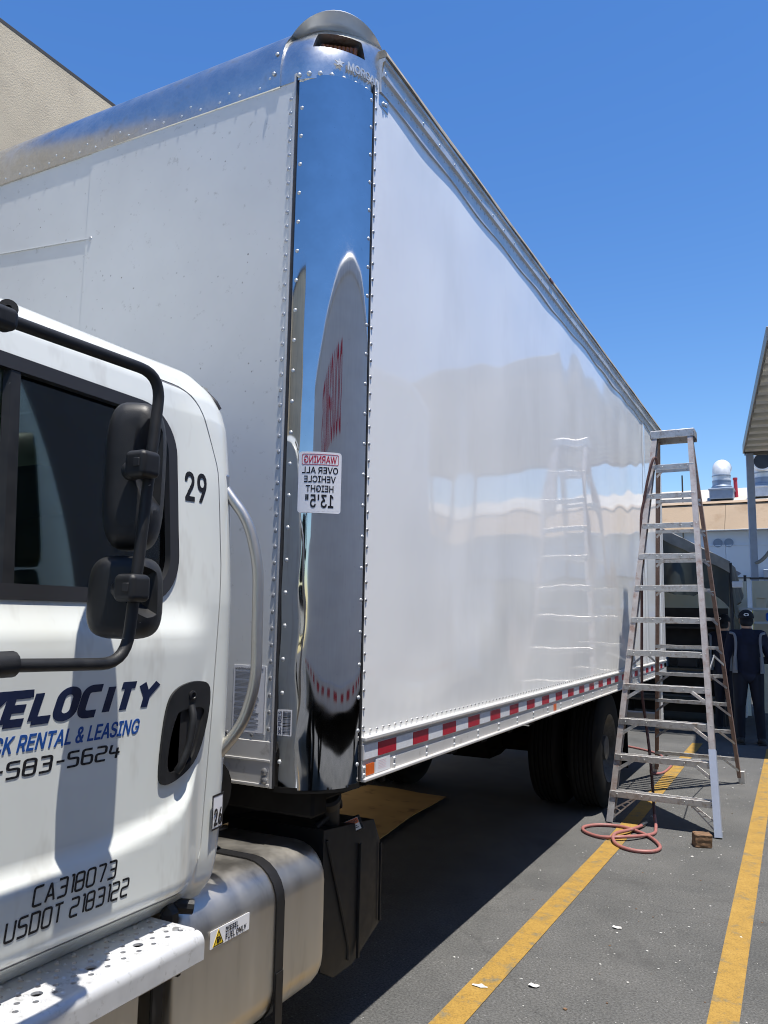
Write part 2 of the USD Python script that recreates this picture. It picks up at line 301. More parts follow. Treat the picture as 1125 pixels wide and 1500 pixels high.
def loft(rings):
    """closed solid through rings of equal point count, fan caps"""
    R_ = [np.asarray(r, float) for r in rings]; n = len(R_[0]); V = np.vstack(R_ + [R_[0].mean(0)[None], R_[-1].mean(0)[None]]); Fc = []
    for i in range(len(R_) - 1):
        for j in range(n):
            q, s = i * n + j, i * n + (j + 1) % n; Fc += [[q, s, s + n], [q, s + n, q + n]]
    c0, c1, e = len(V) - 2, len(V) - 1, (len(R_) - 1) * n
    for j in range(n): Fc += [[c0, (j + 1) % n, j], [c1, e + j, e + (j + 1) % n]]
    m = trimesh.Trimesh(V, Fc, process=False)
    if m.volume < 0: m.invert()
    return m
def man(m):
    m = tri(m); m.merge_vertices(); return mf.Manifold(mf.Mesh(np.asarray(m.vertices, np.float32), np.asarray(m.faces, np.uint32)))
def rrect(x0, y0, x1, y1, r): return sbox(x0 + r, y0 + r, x1 - r, y1 - r).buffer(r, 6)
def sstep(t): t = np.clip(t, 0, 1); return t * t * (3 - 2 * t)
def rivet_field(pts, normal, r=.009, h=.004):
    prof = [(0, h), (r * .5, h * .86), (r * .85, h * .5), (r, 0)]
    one = lathe(prof[::-1] if False else [(r, 0), (r * .85, h * .5), (r * .5, h * .86), (0, h)], axis=normal, n=7)
    return trimesh.util.concatenate([one.copy().apply_translation(p) for p in pts])

def spoly(pts, k=5):
    P = np.array(pts, float); P3 = np.hstack([P, np.zeros((len(P), 1))]); Q = np.vstack([P3[-2:], P3, P3[:3]])
    return Polygon(smoothpath(Q, k)[2 * k:(2 + len(P)) * k, :2]).buffer(0)
# square stroke lettering
G = {'0': [[(0, 0), (.6, 0), (.6, 1), (0, 1), (0, 0)]], '1': [[(.05, 1), (.22, 1), (.22, 0)]], '2': [[(0, 1), (.6, 1), (.6, .52), (0, .52), (0, 0), (.6, 0)]],
     '3': [[(0, 1), (.6, 1), (.6, 0), (0, 0)], [(.15, .52), (.6, .52)]], '4': [[(.08, 1), (0, .4), (.66, .4)], [(.5, .75), (.46, 0)]], '5': [[(.6, 1), (0, 1), (0, .56), (.6, .56), (.6, 0), (0, 0)]],
     '6': [[(.55, 1), (0, 1), (0, 0), (.6, 0), (.6, .56), (0, .56)]], '7': [[(0, 1), (.6, 1), (.3, 0)]], '8': [[(0, 0), (.6, 0), (.6, 1), (0, 1), (0, 0)], [(0, .52), (.6, .52)]],
     '9': [[(.05, 0), (.6, 0), (.6, 1), (0, 1), (0, .46), (.6, .46)]], 'C': [[(.6, 1), (0, 1), (0, 0), (.6, 0)]], 'A': [[(0, 0), (.3, 1), (.6, 0)], [(.14, .3), (.46, .3)]],
     'U': [[(0, 1), (0, 0), (.6, 0), (.6, 1)]], 'S': [[(.6, 1), (0, 1), (0, .54), (.6, .54), (.6, 0), (0, 0)]], 'D': [[(-.06, 0), (.6, .0), (.6, 1), (-.06, 1)], [(0, 1), (0, 0)]], 'O': [[(0, 0), (.6, 0), (.6, 1), (0, 1), (0, 0)]],
     'T': [[(0, 1), (.6, 1)], [(.3, 1), (.3, 0)]], '-': [[(.05, .5), (.5, .5)]], ' ': [], 'E': [[(.62, 1), (0, 1)], [(0, 1), (0, 0)], [(0, 0), (.62, 0)], [(0, .5), (.55, .5)]], 'L': [[(0, 1), (0, 0)], [(0, 0), (.62, 0)]], 'I': [[(.1, 1), (.1, 0)]], 'Y': [[(0, 1), (.34, .46)], [(.72, 1), (.34, .46)], [(.34, .5), (.34, 0)]], 'V': [[(0, 1), (.3, 0), (.62, 1)]]}
def strokes(text, h, width, wt=.13, slant=.12, rad=.16, gap=.26, wide=None):
    x, gs = 0, []
    for ch in text:
        for s in G[ch]:
            p = np.array(s, float)
            closed = len(s) > 3 and s[0] == s[-1]
            q = bend([(*a, 0) for a in p], rad, 5)[:, :2]
            if closed:
                ring = Polygon(p).buffer(-min(rad, .29)).buffer(min(rad, .29), 6); q = np.array(ring.exterior.coords)
            gs.append(aff.translate(LineString(q).buffer(wt / 2, 4, cap_style=2), x, 0))
        x += {'1': .16, ' ': .14, '-': .46, 'I': .2, 'Y': .72, 'L': .50}.get(ch, .6) + gap
    g = shapely.union_all(gs); b = g.bounds
    g = aff.translate(g, -b[0], 0); g = aff.scale(g, width / (b[2] - b[0]), h, origin=(0, 0))
    return aff.affine_transform(g, [1, slant, 0, 1, 0, 0])
def words(text, h, width=None, bold=True, slant=0.0, depth=.0012):
    m = meshkit.text_mesh(text, h, depth, bold)
    if width:
        b = m.bounds; s = (width) / (b[1][0] - b[0][0]); m.apply_translation((-b[0][0], 0, 0)); m.vertices[:, 0] *= s
    m.vertices[:, 0] += slant * m.vertices[:, 1]
    return m
YU, ZU, XU = np.array([0, 1.0, 0]), np.array([0, 0, 1.0]), np.array([1.0, 0, 0])

# =========================================================================== GROUND
structure('ground', bx((-60, -60, -.3), (60, 60, 0)), 'asphalt', 'grey sunlit asphalt yard speckled with pale grit', 'ground')
def line_strip(pts_l, pts_r):
    Lp, Rp = dense(pts_l, .25), dense(pts_r, .25); n = min(len(Lp), len(Rp)); V = np.vstack([Lp[:n], Rp[:n]]); Fc = []
    for i in range(n - 1): Fc += [[i, i + n, i + n + 1], [i, i + n + 1, i + 1]]
    return trimesh.Trimesh(V, Fc, process=False)
structure('parking_line', line_strip([(.09, -5, .004), (.095, .44, .004), (.129, 3.25, .004), (.10, 9, .004)], [(.222, -5, .004), (.22, .5, .004), (.259, 3.33, .004), (.23, 9, .004)]), 'line_paint', 'worn yellow bay line passing under the coiled red hose', 'painted line')
structure('parking_line', line_strip([(1.09, -5, .004), (1.07, 1.0, .004), (1.033, 4.8, .004), (1.0, 9, .004)], [(1.21, -5, .004), (1.187, 1.06, .004), (1.155, 4.65, .004), (1.125, 9, .004)]), 'line_paint', 'worn yellow bay line to the right of the ladder and wood block', 'painted line')

# =========================================================================== BOX TRUCK
T = thing('box_truck', 'white rental box truck with bright steel corner post and lettered door', 'box truck', (-1.29, 2.0, 0))
ZT, ZR, ZB, RC, YE = 3.84, 1.153, .9965, .229, 7.5
rng = random.Random(4)

# ---- cargo box
W = 2.58
shellp = Polygon([(-W + .03, ZB + .06), (-.04, ZB + .06), (-.04, 3.90), (-W + .03, 3.90)])
box_core = place(poly(shellp, YE - .08), XU, ZU, -YU, (0, YE - .03, 0))
CB = put(T, 'cargo_box', box_core, 'truck_grey', 20)
# roof sheet
put(CB, 'roof', [bx((-W + .01, .05, 3.955), (.006, YE, 3.985), .004)], 'rail_paint')
put(CB, 'side_wall', [bx((-W, -.0, ZR), (-W + .025, YE, 3.95))], 'panel_white', label='far side wall of the cargo box')
# side skin: thin sheet, gently buckled between its posts
def buck(y, z):
    p = np.array([y, z])
    e = min(sstep(y / .5), sstep((z - ZR) / .35), sstep((3.83 - z) / .3), sstep((6.22 - y) / .2))
    big = meshkit.fbm(np.array([[y * .8 + 3, z * 1.05, 1.7]]), 3, 5)[0] - .5
    lon = meshkit.noise(np.array([[y * 2.1, z * .85, 9.1]]), 8)[0] - .5
    hor = meshkit.noise(np.array([[y * 2.4, z * 2.9, 4.2]]), 12)[0] - .5
    stud = .5 + .5 * math.cos(2 * PI * (y - .2) / .61)
    pk = 0
    if z < ZR + .12: pk += .0009 * math.cos(2 * PI * y / .105) * (1 - (z - ZR) / .12)
    return e * (.0150 * big + .0125 * lon * (1 - .8 * sstep((y - 2.4) / 1.8)) + .0085 * hor * (.25 + .75 * sstep((y - 1.5) / 3.0)) - .0016 * stud) + pk
ys = np.linspace(.004, 6.235, 190); zs = np.linspace(ZR - .005, 3.84, 100)
P = np.array([[(buck(y, z), y, z) for z in zs] for y in ys]); 
def sheet_from(P):
    n, m = P.shape[:2]; V = P.reshape(-1, 3); Fc = []
    for i in range(n - 1):
        for j in range(m - 1):
            q = i * m + j; Fc += [[q, q + m, q + m + 1], [q, q + m + 1, q + 1]]
    return trimesh.Trimesh(V, Fc, process=False)
SP = put(CB, 'side_panel', sheet_from(P), 'panel_white', True)
ys2 = np.linspace(6.24, 7.32, 40)
P2 = np.array([[(.001 + .4 * buck(y - 3.3, z) + .004 * math.exp(-((y - 6.33) / .05) ** 2), y, z) for z in zs] for y in ys2])
put(CB, 'side_panel', sheet_from(P2), 'panel_white', True, label='short rear side panel next to the rear frame')
put(CB, 'rear_post', [bx((-.08, 7.325, ZB), (.012, YE, 3.87), .006), bx((.012, 7.35, ZR), (.018, 7.37, 3.8))], 'rail_paint')
put(CB, 'rear_bumper', [bx((-.10, 7.36, .43), (-.03, 7.46, ZB), .01), bx((-2.5, 7.40, .43), (-.03, 7.50, .53), .01), bx((-2.5, 7.36, .43), (-2.43, 7.46, ZB), .01)], 'rail_paint')
# nose skin in sheets with a lapped seam
put(CB, 'front_panel', [bx((-1.383, -.233, 1.148), (-.232, -.2, 3.78), .001)], 'nose_skin')
put(CB, 'front_panel', [bx((-W + .23, -.230, 1.148), (-1.3835, -.2, 3.78), .001)], 'nose_skin')
put(CB, 'front_sill', [bx((-W + .23, -.236, .985), (-.226, -.2, 1.1475), .002), bx((-W + .23, -.2395, 1.075), (-.24, -.236, 1.083), .001), bx((-W + .23, -.2395, .99), (-.24, -.236, .998), .001)], 'rail_paint')
put(CB, 'edge_trim', [bx((-.2275, -.2385, .985), (-.2235, -.225, 3.775), .001)], 'gasket')
put(CB, 'trim_strip', bx((-.240, -.2375, .985), (-.228, -.225, 3.775), .002), 'rail_paint')
put(CB, 'conduit', [rod((-2.3, -.2318, 3.39), (-1.36, -.2318, 3.312), .0032, 6), lathe([(0, 0), (.010, 0), (.008, .004), (0, .005)], (-1.352, -.233, 3.311), (0, -1, 0), 8)], 'rivet_white')
# corner post: quarter round of bright stainless, slightly oil canned
def colr(ph, z, off=0.0):
    e = sstep(min(ph, PI / 2 - ph) / .15)
    w = .0014 * (meshkit.fbm(np.array([[ph * 2.2, z * 2.2, .3]]), 3, 3)[0] - .5) * 2
    low = sstep((2.1 - z) / .7)
    w += low * sstep((ph - .95) / .5) * .0028 * math.sin(z * 2 * PI / .31 + 3 * ph)
    w += low * .0012 * (meshkit.noise(np.array([[ph * 6, z * 7, 5.1]]), 7)[0] - .5)
    r = RC + w * .8 + off
    return (-.229 + r * math.cos(ph), -r * math.sin(ph) + .0, z)
COLB, COLT = .985, 3.755
put(CB, 'corner_post', grid(lambda ph, z: colr(ph, z), np.linspace(PI / 2 - .02, .01, 60), np.linspace(COLB, COLT, 150)), 'stainless', True)
put(CB, 'corner_seam', [bx((-.004, -.006, ZB), (.0035, .0025, 3.80), .001)], 'gasket')
# sheet metal lip under the post
lip = Polygon([(-.229 + RC * math.cos(a), -RC * math.sin(a)) for a in np.linspace(0, PI / 2, 24)] + [(-.229, 0)])
put(CB, 'post_base', poly(lip, .02).apply_translation((0, 0, COLB - .012)), 'chassis')
# rounded nose cap along the top front edge
RT = .29
def cap_prof():
    a = np.linspace(0, PI / 2, 14)
    pts = [(-.244, 3.735), (-.236, 3.735)][::-1]
    out = [(-.2345, 3.738), (-.2375, 3.740), (-.239, 3.775), (-.2395, 3.80)] + [(-.24 + RT - RT * math.cos(t), 3.80 + RT * math.sin(t)) for t in a[1:]] + [(.35, 4.09), (.35, 3.74)]
    return Polygon(out)
capm = place(poly(cap_prof(), W - .22 - .31), YU, ZU, XU, (-W + .22, 0, 0))
capm.vertices[:, 2] += np.where(capm.vertices[:, 2] > 3.81, (capm.vertices[:, 2] - 3.80) / RT * .035 * np.clip((capm.vertices[:, 0] + 1.6) / 1.3, 0, 1), 0)
put(CB, 'nose_cap', capm, 'cap_metal', 30)
put(CB, 'cap_joint', place(poly(cap_prof().buffer(.003).difference(sbox(.2, 3, 1, 5)), .045), YU, ZU, XU, (-.352, 0, 0)), 'cap_metal', 30)
# corner casting with lamp pocket and visor
def cap_ring(x0, dF, dS, z, n=22, y1=.07, back=.33):
    cy = .10 + dF * .55; yf = -.236 + dF; xs = .004 - dS; a_ = .235 - dS * .5; b_ = cy - yf
    arc = [(xs - a_ + a_ * math.sin(t), cy - b_ * math.cos(t)) for t in np.linspace(0, PI / 2, n)]
    pts = [(x0, yf)] + arc + [(xs, max(y1, cy) + .02), (x0, back)]
    return [(x, y, z) for x, y in pts]
rings = [cap_ring(-.31, 0.0, 0.0, 3.742), cap_ring(-.31, 0.0, 0.0, 3.80)]
for t in np.linspace(.08, PI / 2 * .97, 12):
    dF = RT * (1 - math.cos(t)); dS = .13 * max(0, (t - .55)) ** 2
    rings.append(cap_ring(-.31, dF, dS, 3.80 + (RT + .004) * math.sin(t)))
casting = man(loft(rings))
pk_dir = np.array([.60, -.80, 0]); pk_s = np.array([.80, .60, 0])
pocket = trimesh.Trimesh(*[np.asarray(q) for q in (0, 0)]) if False else None
def pocket_solid(w0, w1, h0, h1, d0, d1, cz, cen):
    P_ = []
    for d, w, h in ((d0, w0, h0), (d1, w1, h1)):
        for s in (-1, 1):
            P_ += [cen + pk_dir * d + pk_s * s * w + np.array([0, 0, cz - h]), cen + pk_dir * d + pk_s * s * w * .86 + np.array([0, 0, cz + h * .9])]
    return man(hull(P_))
cen = np.array([-.150, -.050, 0.0])
casting = casting - pocket_solid(.085, .135, .036, .056, -.03, .22, 3.938, cen)
cc = put(CB, 'corner_cap', casting, 'cap_metal', 32)
# visor: raised hood of sheet metal standing over the pocket
def visor_ring(off, z):
    a = np.linspace(-.40, PI / 2 + .30, 34); pts = []
    for t in a:
        u = np.clip((t + .40) / (PI / 2 + .70), 0, 1); b = math.sin(PI * u) ** 1.3
        pts.append((-.235 + (.235 + .016 * b - off) * math.sin(t), .075 - (.275 + .016 * b - off) * math.cos(t), 4.02 + (z - 4.02) * b))
    return pts + [(-.10, .45, 4.02), (-.45, .45, 4.02)]
visor = loft([visor_ring(.062, 4.0205), visor_ring(.050, 4.045), visor_ring(.028, 4.066), visor_ring(.020, 4.075), visor_ring(.024, 4.080), visor_ring(.043, 4.086), visor_ring(.09, 4.089)])
put(CB, 'visor', visor, 'visor_metal', 40)
lampm = []
for k in range(9):
    s = (k - 4) * .0165; lampm.append(lathe([(0, -.03), (.010, -.03), (.010, .026), (.006, .030), (0, .031)], cen + pk_dir * .045 + pk_s * s + np.array([0, 0, 3.930]), (0, 0, 1), 10))
put(CB, 'clearance_lamp', lampm + [rbx(*[np.array(q) for q in ((-.075, -.02, -.028), (.075, .02, .028))], .012, 2).apply_transform(trimesh.transformations.rotation_matrix(math.atan2(.60, .80), (0, 0, 1))).apply_translation(cen + pk_dir * .02 + np.array([0, 0, 3.930]))], 'lamp_amber', 40)
# embossed maker's name and star on the casting's lower band
def oncap(m, ph0, z0, flip=False):
    v = m.vertices.copy(); r = .247; ph = ph0 - v[:, 0] / r * (-1 if flip else 1)
    q = v.copy(); rr = r + v[:, 2] - .006
    q[:, 0] = -.231 + rr * np.cos(ph) * .965; q[:, 1] = .06 - (rr + .058) * np.sin(ph); q[:, 2] = z0 + v[:, 1]
    return trimesh.Trimesh(q, m.faces, process=False)
star = Polygon([(.02 * (1 if k % 2 == 0 else .42) * math.sin(k * PI / 5), .02 * (1 if k % 2 == 0 else .42) * math.cos(k * PI / 5)) for k in range(10)])
put(CB, 'maker_name', [oncap(words('MORGAN', .034, .145, depth=.006), .70, 3.80), oncap(poly(star, .006).apply_translation((0, .018, 0)), .83, 3.80)], 'rail_metal', False)
# top rail on the long side with a wavy lower flange
def rail_low(y): return 3.795 + .014 * (meshkit.noise(np.array([[y * 1.7, 0, 0]]), 2)[0] - .5) * 2 + .006 * math.sin(y * 9)
yy = np.linspace(.045, YE + .005, 170)
fl = []
for y in yy:
    zl = rail_low(y); b = .5 * (meshkit.noise(np.array([[y * 2.1, 3, 0]]), 6)[0] - .3)
    fl.append([(.004, y, zl), (.0075 + .012 * max(b, 0), y, zl), (.0085, y, 3.835), (.0085, y, 3.862), (.022, y, 3.868), (.022, y, 3.90), (.014, y, 3.905), (.014, y, 3.932), (.026, y, 3.936), (.026, y, 3.951), (-.02, y, 3.952), (-.02, y, 3.8)])
put(CB, 'top_rail', loft(fl), 'rail_metal', 25)
put(CB, 'roof_edge', loft([[(.0, y, 3.9535), (.034 + .003 * math.sin(y * 7), y, 3.9535), (.03, y, 3.975), (.02, y, 3.989 + .004 * meshkit.noise(np.array([[y * 3, 0, 0]]), 4)[0]), (-.06, y, 3.990)] for y in yy]), 'roof_tan', 25)
put(CB, 'rust_spot', bx((.02, 2.52, 3.945), (.0375, 2.60, 3.965), .004), 'lamp_amber')
# bottom rail: lip, tape band, recessed belt with divider straps, bottom lip
yb0, yb1 = -.03 + .035, YE
def railbox(z0, z1, x1, b=.002): return bx((-.03, yb0, z0), (x1, yb1, z1), b)
put(CB, 'bottom_rail', [railbox(1.139, 1.156, .022, .004), railbox(1.126, 1.1395, .008), railbox(1.0695, 1.1265, .012), railbox(1.052, 1.070, .007), railbox(1.0065, 1.0525, .009), railbox(.992, 1.007, .022, .004)], 'rail_paint')
k = 0; y = .117 - .314
while y < 7.3:
    w0, w1 = max(y + .158 - .314, yb0 + .003), y
    if w1 > w0: put(CB, 'reflective_tape', bx((.0121, w0 + .001, 1.073), (.0132, w1 - .001, 1.124)), 'tape_white')
    if y > 0: put(CB, 'reflective_tape', bx((.0121, y + .001, 1.073), (.0132, y + .157, 1.124)), 'tape_red', label='red stripe of the reflective tape')
    y += .314
straps = []; bolts = []
y = -.015
for j in range(24):
    yy_ = .012 if j == 0 else .262 + (j - 1) * .312
    straps.append(bx((.009, yy_ - .012, 1.008), (.0115, yy_ + .012, 1.051)))
    for z in (1.018, 1.043): bolts.append((.0112, yy_, z))
put(CB, 'rail_straps', straps, 'rail_paint', kind='stuff')
put(CB, 'rail_bolts', rivet_field(bolts, (1, 0, 0), .008, .007), 'rivet_white', kind='stuff')
put(CB, 'orange_reflector', bx((.009, .028, 1.012), (.0115, .092, 1.053)), 'orange', label='orange square reflector at the front end of the bottom rail')
put(CB, 'orange_reflector', bx((.009, 2.59, 1.012), (.0115, 2.65, 1.053)), 'orange', label='orange square reflector midway along the bottom rail')
put(CB, 'certificate_label', bx((.009, .105, 1.010), (.0112, .225, 1.062)), 'sticker')
put(CB, 'certificate_print', [bx((.0112, .125, 1.052 - .006 * k_), (.0116, .125 + .06 + .02 * rng.random(), 1.053 - .006 * k_ + .0012)) for k_ in range(6)], 'sticker_pink', False, kind='stuff')
# rivets: real low domes, one part for each seam
put(CB, 'rivets', rivet_field([(.001, .017, z) for z in np.arange(1.19, 3.80, .068)], (1, 0, 0), .0075, .005), 'rivet', kind='stuff', label='row of rivets along the front edge of the side panel')
put(CB, 'rivets', rivet_field([(.002, y, 1.174) for y in np.arange(.02, 7.3, .0527)], (1, 0, 0), .0065, .005), 'rivet', kind='stuff', label='row of rivets along the foot of the side panel')
put(CB, 'rivets', rivet_field([(.0085, y, 3.848) for y in np.arange(.08, 7.4, .0635)] + [(.022, y, 3.884) for y in np.arange(.06, 7.4, .19)], (1, 0, 0), .0068, .004), 'rivet', kind='stuff', label='row of rivets along the top rail')
put(CB, 'rivets', rivet_field([(-.254, -.2335, z) for z in np.arange(1.19, 3.72, .0605)] + [(x, -.2335, 1.165) for x in np.arange(-2.3, -.27, .058)], (0, -1, 0), .0085, .003), 'rivet', kind='stuff', label='rows of rivets along the edges of the front panel')
pr = []
for z in np.arange(1.06, 3.75, .121): pr += [colr(.085, z), colr(PI / 2 - .11, z + .02)]
put(CB, 'rivets', [rivet_field([p], (math.cos(a), -math.sin(a), 0), .0085, .005) for k_, p in enumerate(pr) for a in [(.085, PI / 2 - .11)[k_ % 2]]], 'rivet_white', kind='stuff', label='rivets down both edges of the corner post')
put(CB, 'rivets', rivet_field([(x, -.2385, 3.762) for x in np.arange(-2.3, -.36, .105)] + [(x, -.239, 3.79) for x in np.arange(-2.25, -.36, .21)], (0, -1, 0), .0058, .003), 'rivet_white', kind='stuff', label='rivets along the nose cap flange')
cr = []
for t in np.linspace(.06, 1.5, 9):
    a_, b_ = .235, .336; cr.append(((.004 - a_ + a_ * math.sin(t)), .10 - b_ * math.cos(t), 3.762, (math.sin(t), -math.cos(t), 0)))
put(CB, 'rivets', [rivet_field([c_[:3]], c_[3], .011, .009) for c_ in cr] + [rivet_field([(.005, .10, z)], (1, 0, 0), .010, .006) for z in (3.77, 3.82, 3.87, 3.92, 3.96)] + [rivet_field([(-.335, -.246 + (RT - RT * math.cos(t)), 3.80 + RT * math.sin(t))], (0, -math.cos(t), math.sin(t)), .009, .006) for t in (0, .35, .7, 1.05)], 'rivet_white', kind='stuff', label='rivets round the foot of the corner cap')
put(CB, 'sill_bolt', [lathe([(0, 0), (.013, 0), (.013, .006), (.008, .009), (0, .010)], (-.262, -.236, z), (0, -1, 0), 8) for z in (1.012, 1.042)] , 'rivet')
# placard on the nose, print as grey lines
put(CB, 'procedure_placard', bx((-.42, -.2345, 1.168), (-.272, -.2331, 1.415)), 'sticker')
pl = [place(words('MAINTENANCE PROCEDURE', .0075, .128, depth=.0006), XU, ZU, -YU, (-.413, -.2346, 1.399))]
z = 1.39
for para in (6, 5, 3, 6, 3, 6, 2, 2, 2):
    for j in range(para):
        pl.append(bx((-.412, -.2352, z), (-.412 + rng.uniform(.085, .115), -.2345, z + .0016))); z -= .0046
    z -= .0055
pl += [bx((-.2765, -.2352, 1.172), (-.2755, -.2345, 1.411)), bx((-.418, -.2352, 1.172), (-.2755, -.2345, 1.1735))]
put(CB, 'placard_print', pl, 'ink_grey', False, kind='stuff')
# stickers bent round the corner post
def oncol(m, ph0, z0, off, mirror=False, rot=False):
    v = np.array(m.vertices); u = v[:, 0] * (-1 if mirror else 1); w = v[:, 1]
    ph = ph0 - u / RC; r = RC + off + v[:, 2]
    q = np.stack([-.229 + r * np.cos(ph), -r * np.sin(ph), z0 + w], 1); mm = trimesh.Trimesh(q, m.faces, process=False)
    if mirror: mm.invert()
    return mm
def strip_sheet(w, h, r, d):
    m = poly(rrect(-w / 2, -h / 2, w / 2, h / 2, r), d).subdivide_to_size(.02); return m
WPH, WZ = math.radians(54), 2.098
put(CB, 'height_warning_sticker', oncol(strip_sheet(.162, .232, .012, .001), WPH, WZ, .0025), 'sticker', 40, label='mirror-written overall height warning sticker on the corner post')
put(CB, 'warning_frame', [oncol(poly(rrect(-.069, -.0205, .069, .0205, .006).difference(rrect(-.067, -.0185, .067, .0185, .005)), .0006).subdivide_to_size(.02), WPH, WZ + .087, .0036)], 'ink_red', False)
def mtext(t, h, w, zc, m_): return oncol(words(t, h, w, depth=.0006).apply_translation((-w / 2, zc - h / 2, 0)).subdivide_to_size(.03), WPH, WZ, .0036, mirror=True)
put(CB, 'warning_heading', mtext('WARNING', .026, .122, .087, 0), 'ink_red', False)
put(CB, 'warning_lettering', [mtext('OVER ALL', .0235, .135, .046, 0), mtext('VEHICLE', .0235, .118, .012, 0), mtext('HEIGHT', .0235, .103, -.024, 0), mtext("13'5\"", .047, .105, -.071, 0)], 'ink_black', False)
BPH, BZ = math.radians(80), 1.218
put(CB, 'barcode_sticker', oncol(strip_sheet(.055, .092, .002, .001), BPH, BZ, .003), 'sticker', 40, label='small fuel supplier barcode sticker low on the corner post')
bars = []; zz = -.040
while zz < .040:
    h_ = rng.choice((.0012, .002, .0032)); bars.append(oncol(bx((-.006, zz, 0), (.024, zz + h_, .0006)), BPH, BZ, .004)); zz += h_ + rng.choice((.0013, .002))
put(CB, 'barcode_print', bars, 'ink_black', False, kind='stuff')
tx = words('SC FUELS', .013, .08, depth=.0006); v = tx.vertices.copy(); tx.vertices[:, 0], tx.vertices[:, 1] = -v[:, 1] - .011, v[:, 0] - .040
put(CB, 'barcode_lettering', oncol(tx, BPH, BZ, .004), 'ink_navy', False)

# ---- cab
CX = -1.29
def base_x(z):
    zs_ = [.78, .83, .87, 1.50, 1.545, 1.60, 1.63, 2.20, 2.27, 2.325, 2.365, 2.395, 2.415, 2.43, 2.44]
    xs_ = [-.13, -.085, -.063, -.063, -.068, -.092, -.100, -.150, -.163, -.190, -.235, -.300, -.40, -.62, -1.29]
    return float(np.interp(z, zs_, xs_))
def ledge_z(y):
    return float(np.interp(y, [-2.2, -1.25, -1.02, -.93, -.88, -.85, -.835, -.8], [1.035, 1.045, 1.075, 1.105, 1.15, 1.23, 1.40, 1.52]))
def side_x(y, z, off=0.0):
    x = base_x(z)
    lz = ledge_z(y)
    b = sstep((lz - z) / .045) * sstep((z - .80) / .06)
    fade = 1 - sstep((z - 1.30) / .2)
    x += .022 * b * fade
    w_ = sstep((y + .93) / .15)
    x = x * (1 - w_) + w_ * float(np.interp(z, [.78, .83, .90, 1.3, 1.65, 2.0, 2.2, 2.27, 2.325, 2.365, 2.395, 2.415, 2.43, 2.44], [-.13, -.098, -.088, -.078, -.080, -.103, -.128, -.148, -.182, -.230, -.297, -.40, -.62, -1.29]))
    t = (y + .745) / .10                                              # rounded rear corner
    if t > 0: x -= .075 * (1 - math.sqrt(max(0, 1 - min(t, 1) ** 2))) * (1.0 if z < 2.3 else .8)
    t2 = (-1.95 - y) / .45                                            # nose of the cab
    if t2 > 0: x -= .05 * t2 ** 2
    return x + off
def zroof(y, z):
    d = 0
    if y > -.80: d = .05 * sstep((y + .80) / .16) * sstep((z - 2.1) / .3)
    if y < -1.75: d = .55 * ((-1.75 - y) / .6) ** 2 * sstep((z - 1.9) / .5)
    return z - d
zprof = np.unique(np.concatenate([np.linspace(.78, .87, 7), np.linspace(.87, 1.50, 34), np.linspace(1.5, 1.64, 10), np.linspace(1.64, 2.2, 14), np.linspace(2.2, 2.44, 22)]))
def xat(y, z):
    return side_x(y, z)
def cab_ring(y, off=0.0, inset=0.0):
    lft = [(xat(y, z) + off - inset, y, zroof(y, z) - (inset if z > 2.35 else 0) + (inset if z < .8 else 0)) for z in zprof[:-1]]
    rgt = [(2 * CX - p[0], p[1], p[2]) for p in lft[::-1]]
    return lft + [(CX, y, zroof(y, 2.44) - inset)] + rgt
ycab = np.unique(np.concatenate([np.linspace(-2.35, -1.6, 18), np.linspace(-1.6, -1.0, 31), np.linspace(-1.0, -.8, 21), np.linspace(-.8, -.645, 14)]))
outer = man(loft([cab_ring(y) for y in ycab]))
inner = man(loft([cab_ring(y, 0, .05) for y in np.linspace(-2.28, -.70, 30)]))
winp = Polygon([(-2.05, 1.632), (-.926, 1.632), (-.926, 2.192), (-1.80, 2.20), (-2.05, 1.95)]).buffer(-.135).buffer(.135, 10)
wincut = man(place(poly(winp.buffer(-.012), 4.0), YU, ZU, XU, (-3.3, 0, 0)))
doorp = Polygon([(-2.12, .845), (-.79, .845), (-.775, 1.3), (-.752, 1.75), (-.76, 2.05), (-.835, 2.285), (-1.9, 2.295), (-2.12, 1.95)]).buffer(-.10).buffer(.10, 8)
windshield = man(hull([(-.35, -3, 1.75), (-2.23, -3, 1.75), (-.42, -3, 2.27), (-2.16, -3, 2.27), (-.35, -2.2, 1.75), (-2.23, -2.2, 1.75), (-.42, -1.95, 2.27), (-2.16, -1.95, 2.27)]))
groove = man(place(poly(doorp.buffer(.006).difference(doorp.buffer(-.006)), .3), YU, ZU, XU, (-.25, 0, 0)))
core = man(loft([cab_ring(y, 0, .011) for y in np.linspace(-2.349, -.646, 70)]))
cabm = outer - inner - wincut - windshield - (groove - core) - man(hull([(x_, y_, z_) for x_ in (-3, .3) for y_, z_ in ((-.50, 1.13), (-.643, 1.13), (-.74, .70), (-.50, .70))]))
CAB = put(T, 'cab', cabm, 'cab_white', 28)
skin_ = man(loft([cab_ring(y, .006) for y in ycab])) - man(loft([cab_ring(y, -.02) for y in ycab]))
doorm = (skin_ ^ man(place(poly(doorp.buffer(-.006), .5), YU, ZU, XU, (-.40, 0, 0)))) - wincut
DOOR = put(T, 'door', doorm, 'cab_white', 28)
seal = (man(loft([cab_ring(y, -.002) for y in ycab])) - man(loft([cab_ring(y, -.016) for y in ycab]))) ^ man(place(poly(doorp.buffer(.0058).difference(doorp.buffer(-.0058)), .5), YU, ZU, XU, (-.40, 0, 0)))
put(DOOR, 'door_seal', seal, 'ink_grey', 28)
wn = np.array([1, 0, .0895]); wn /= np.linalg.norm(wn); wv = np.array([-.0895, 0, 1.0]); wv /= np.linalg.norm(wv)
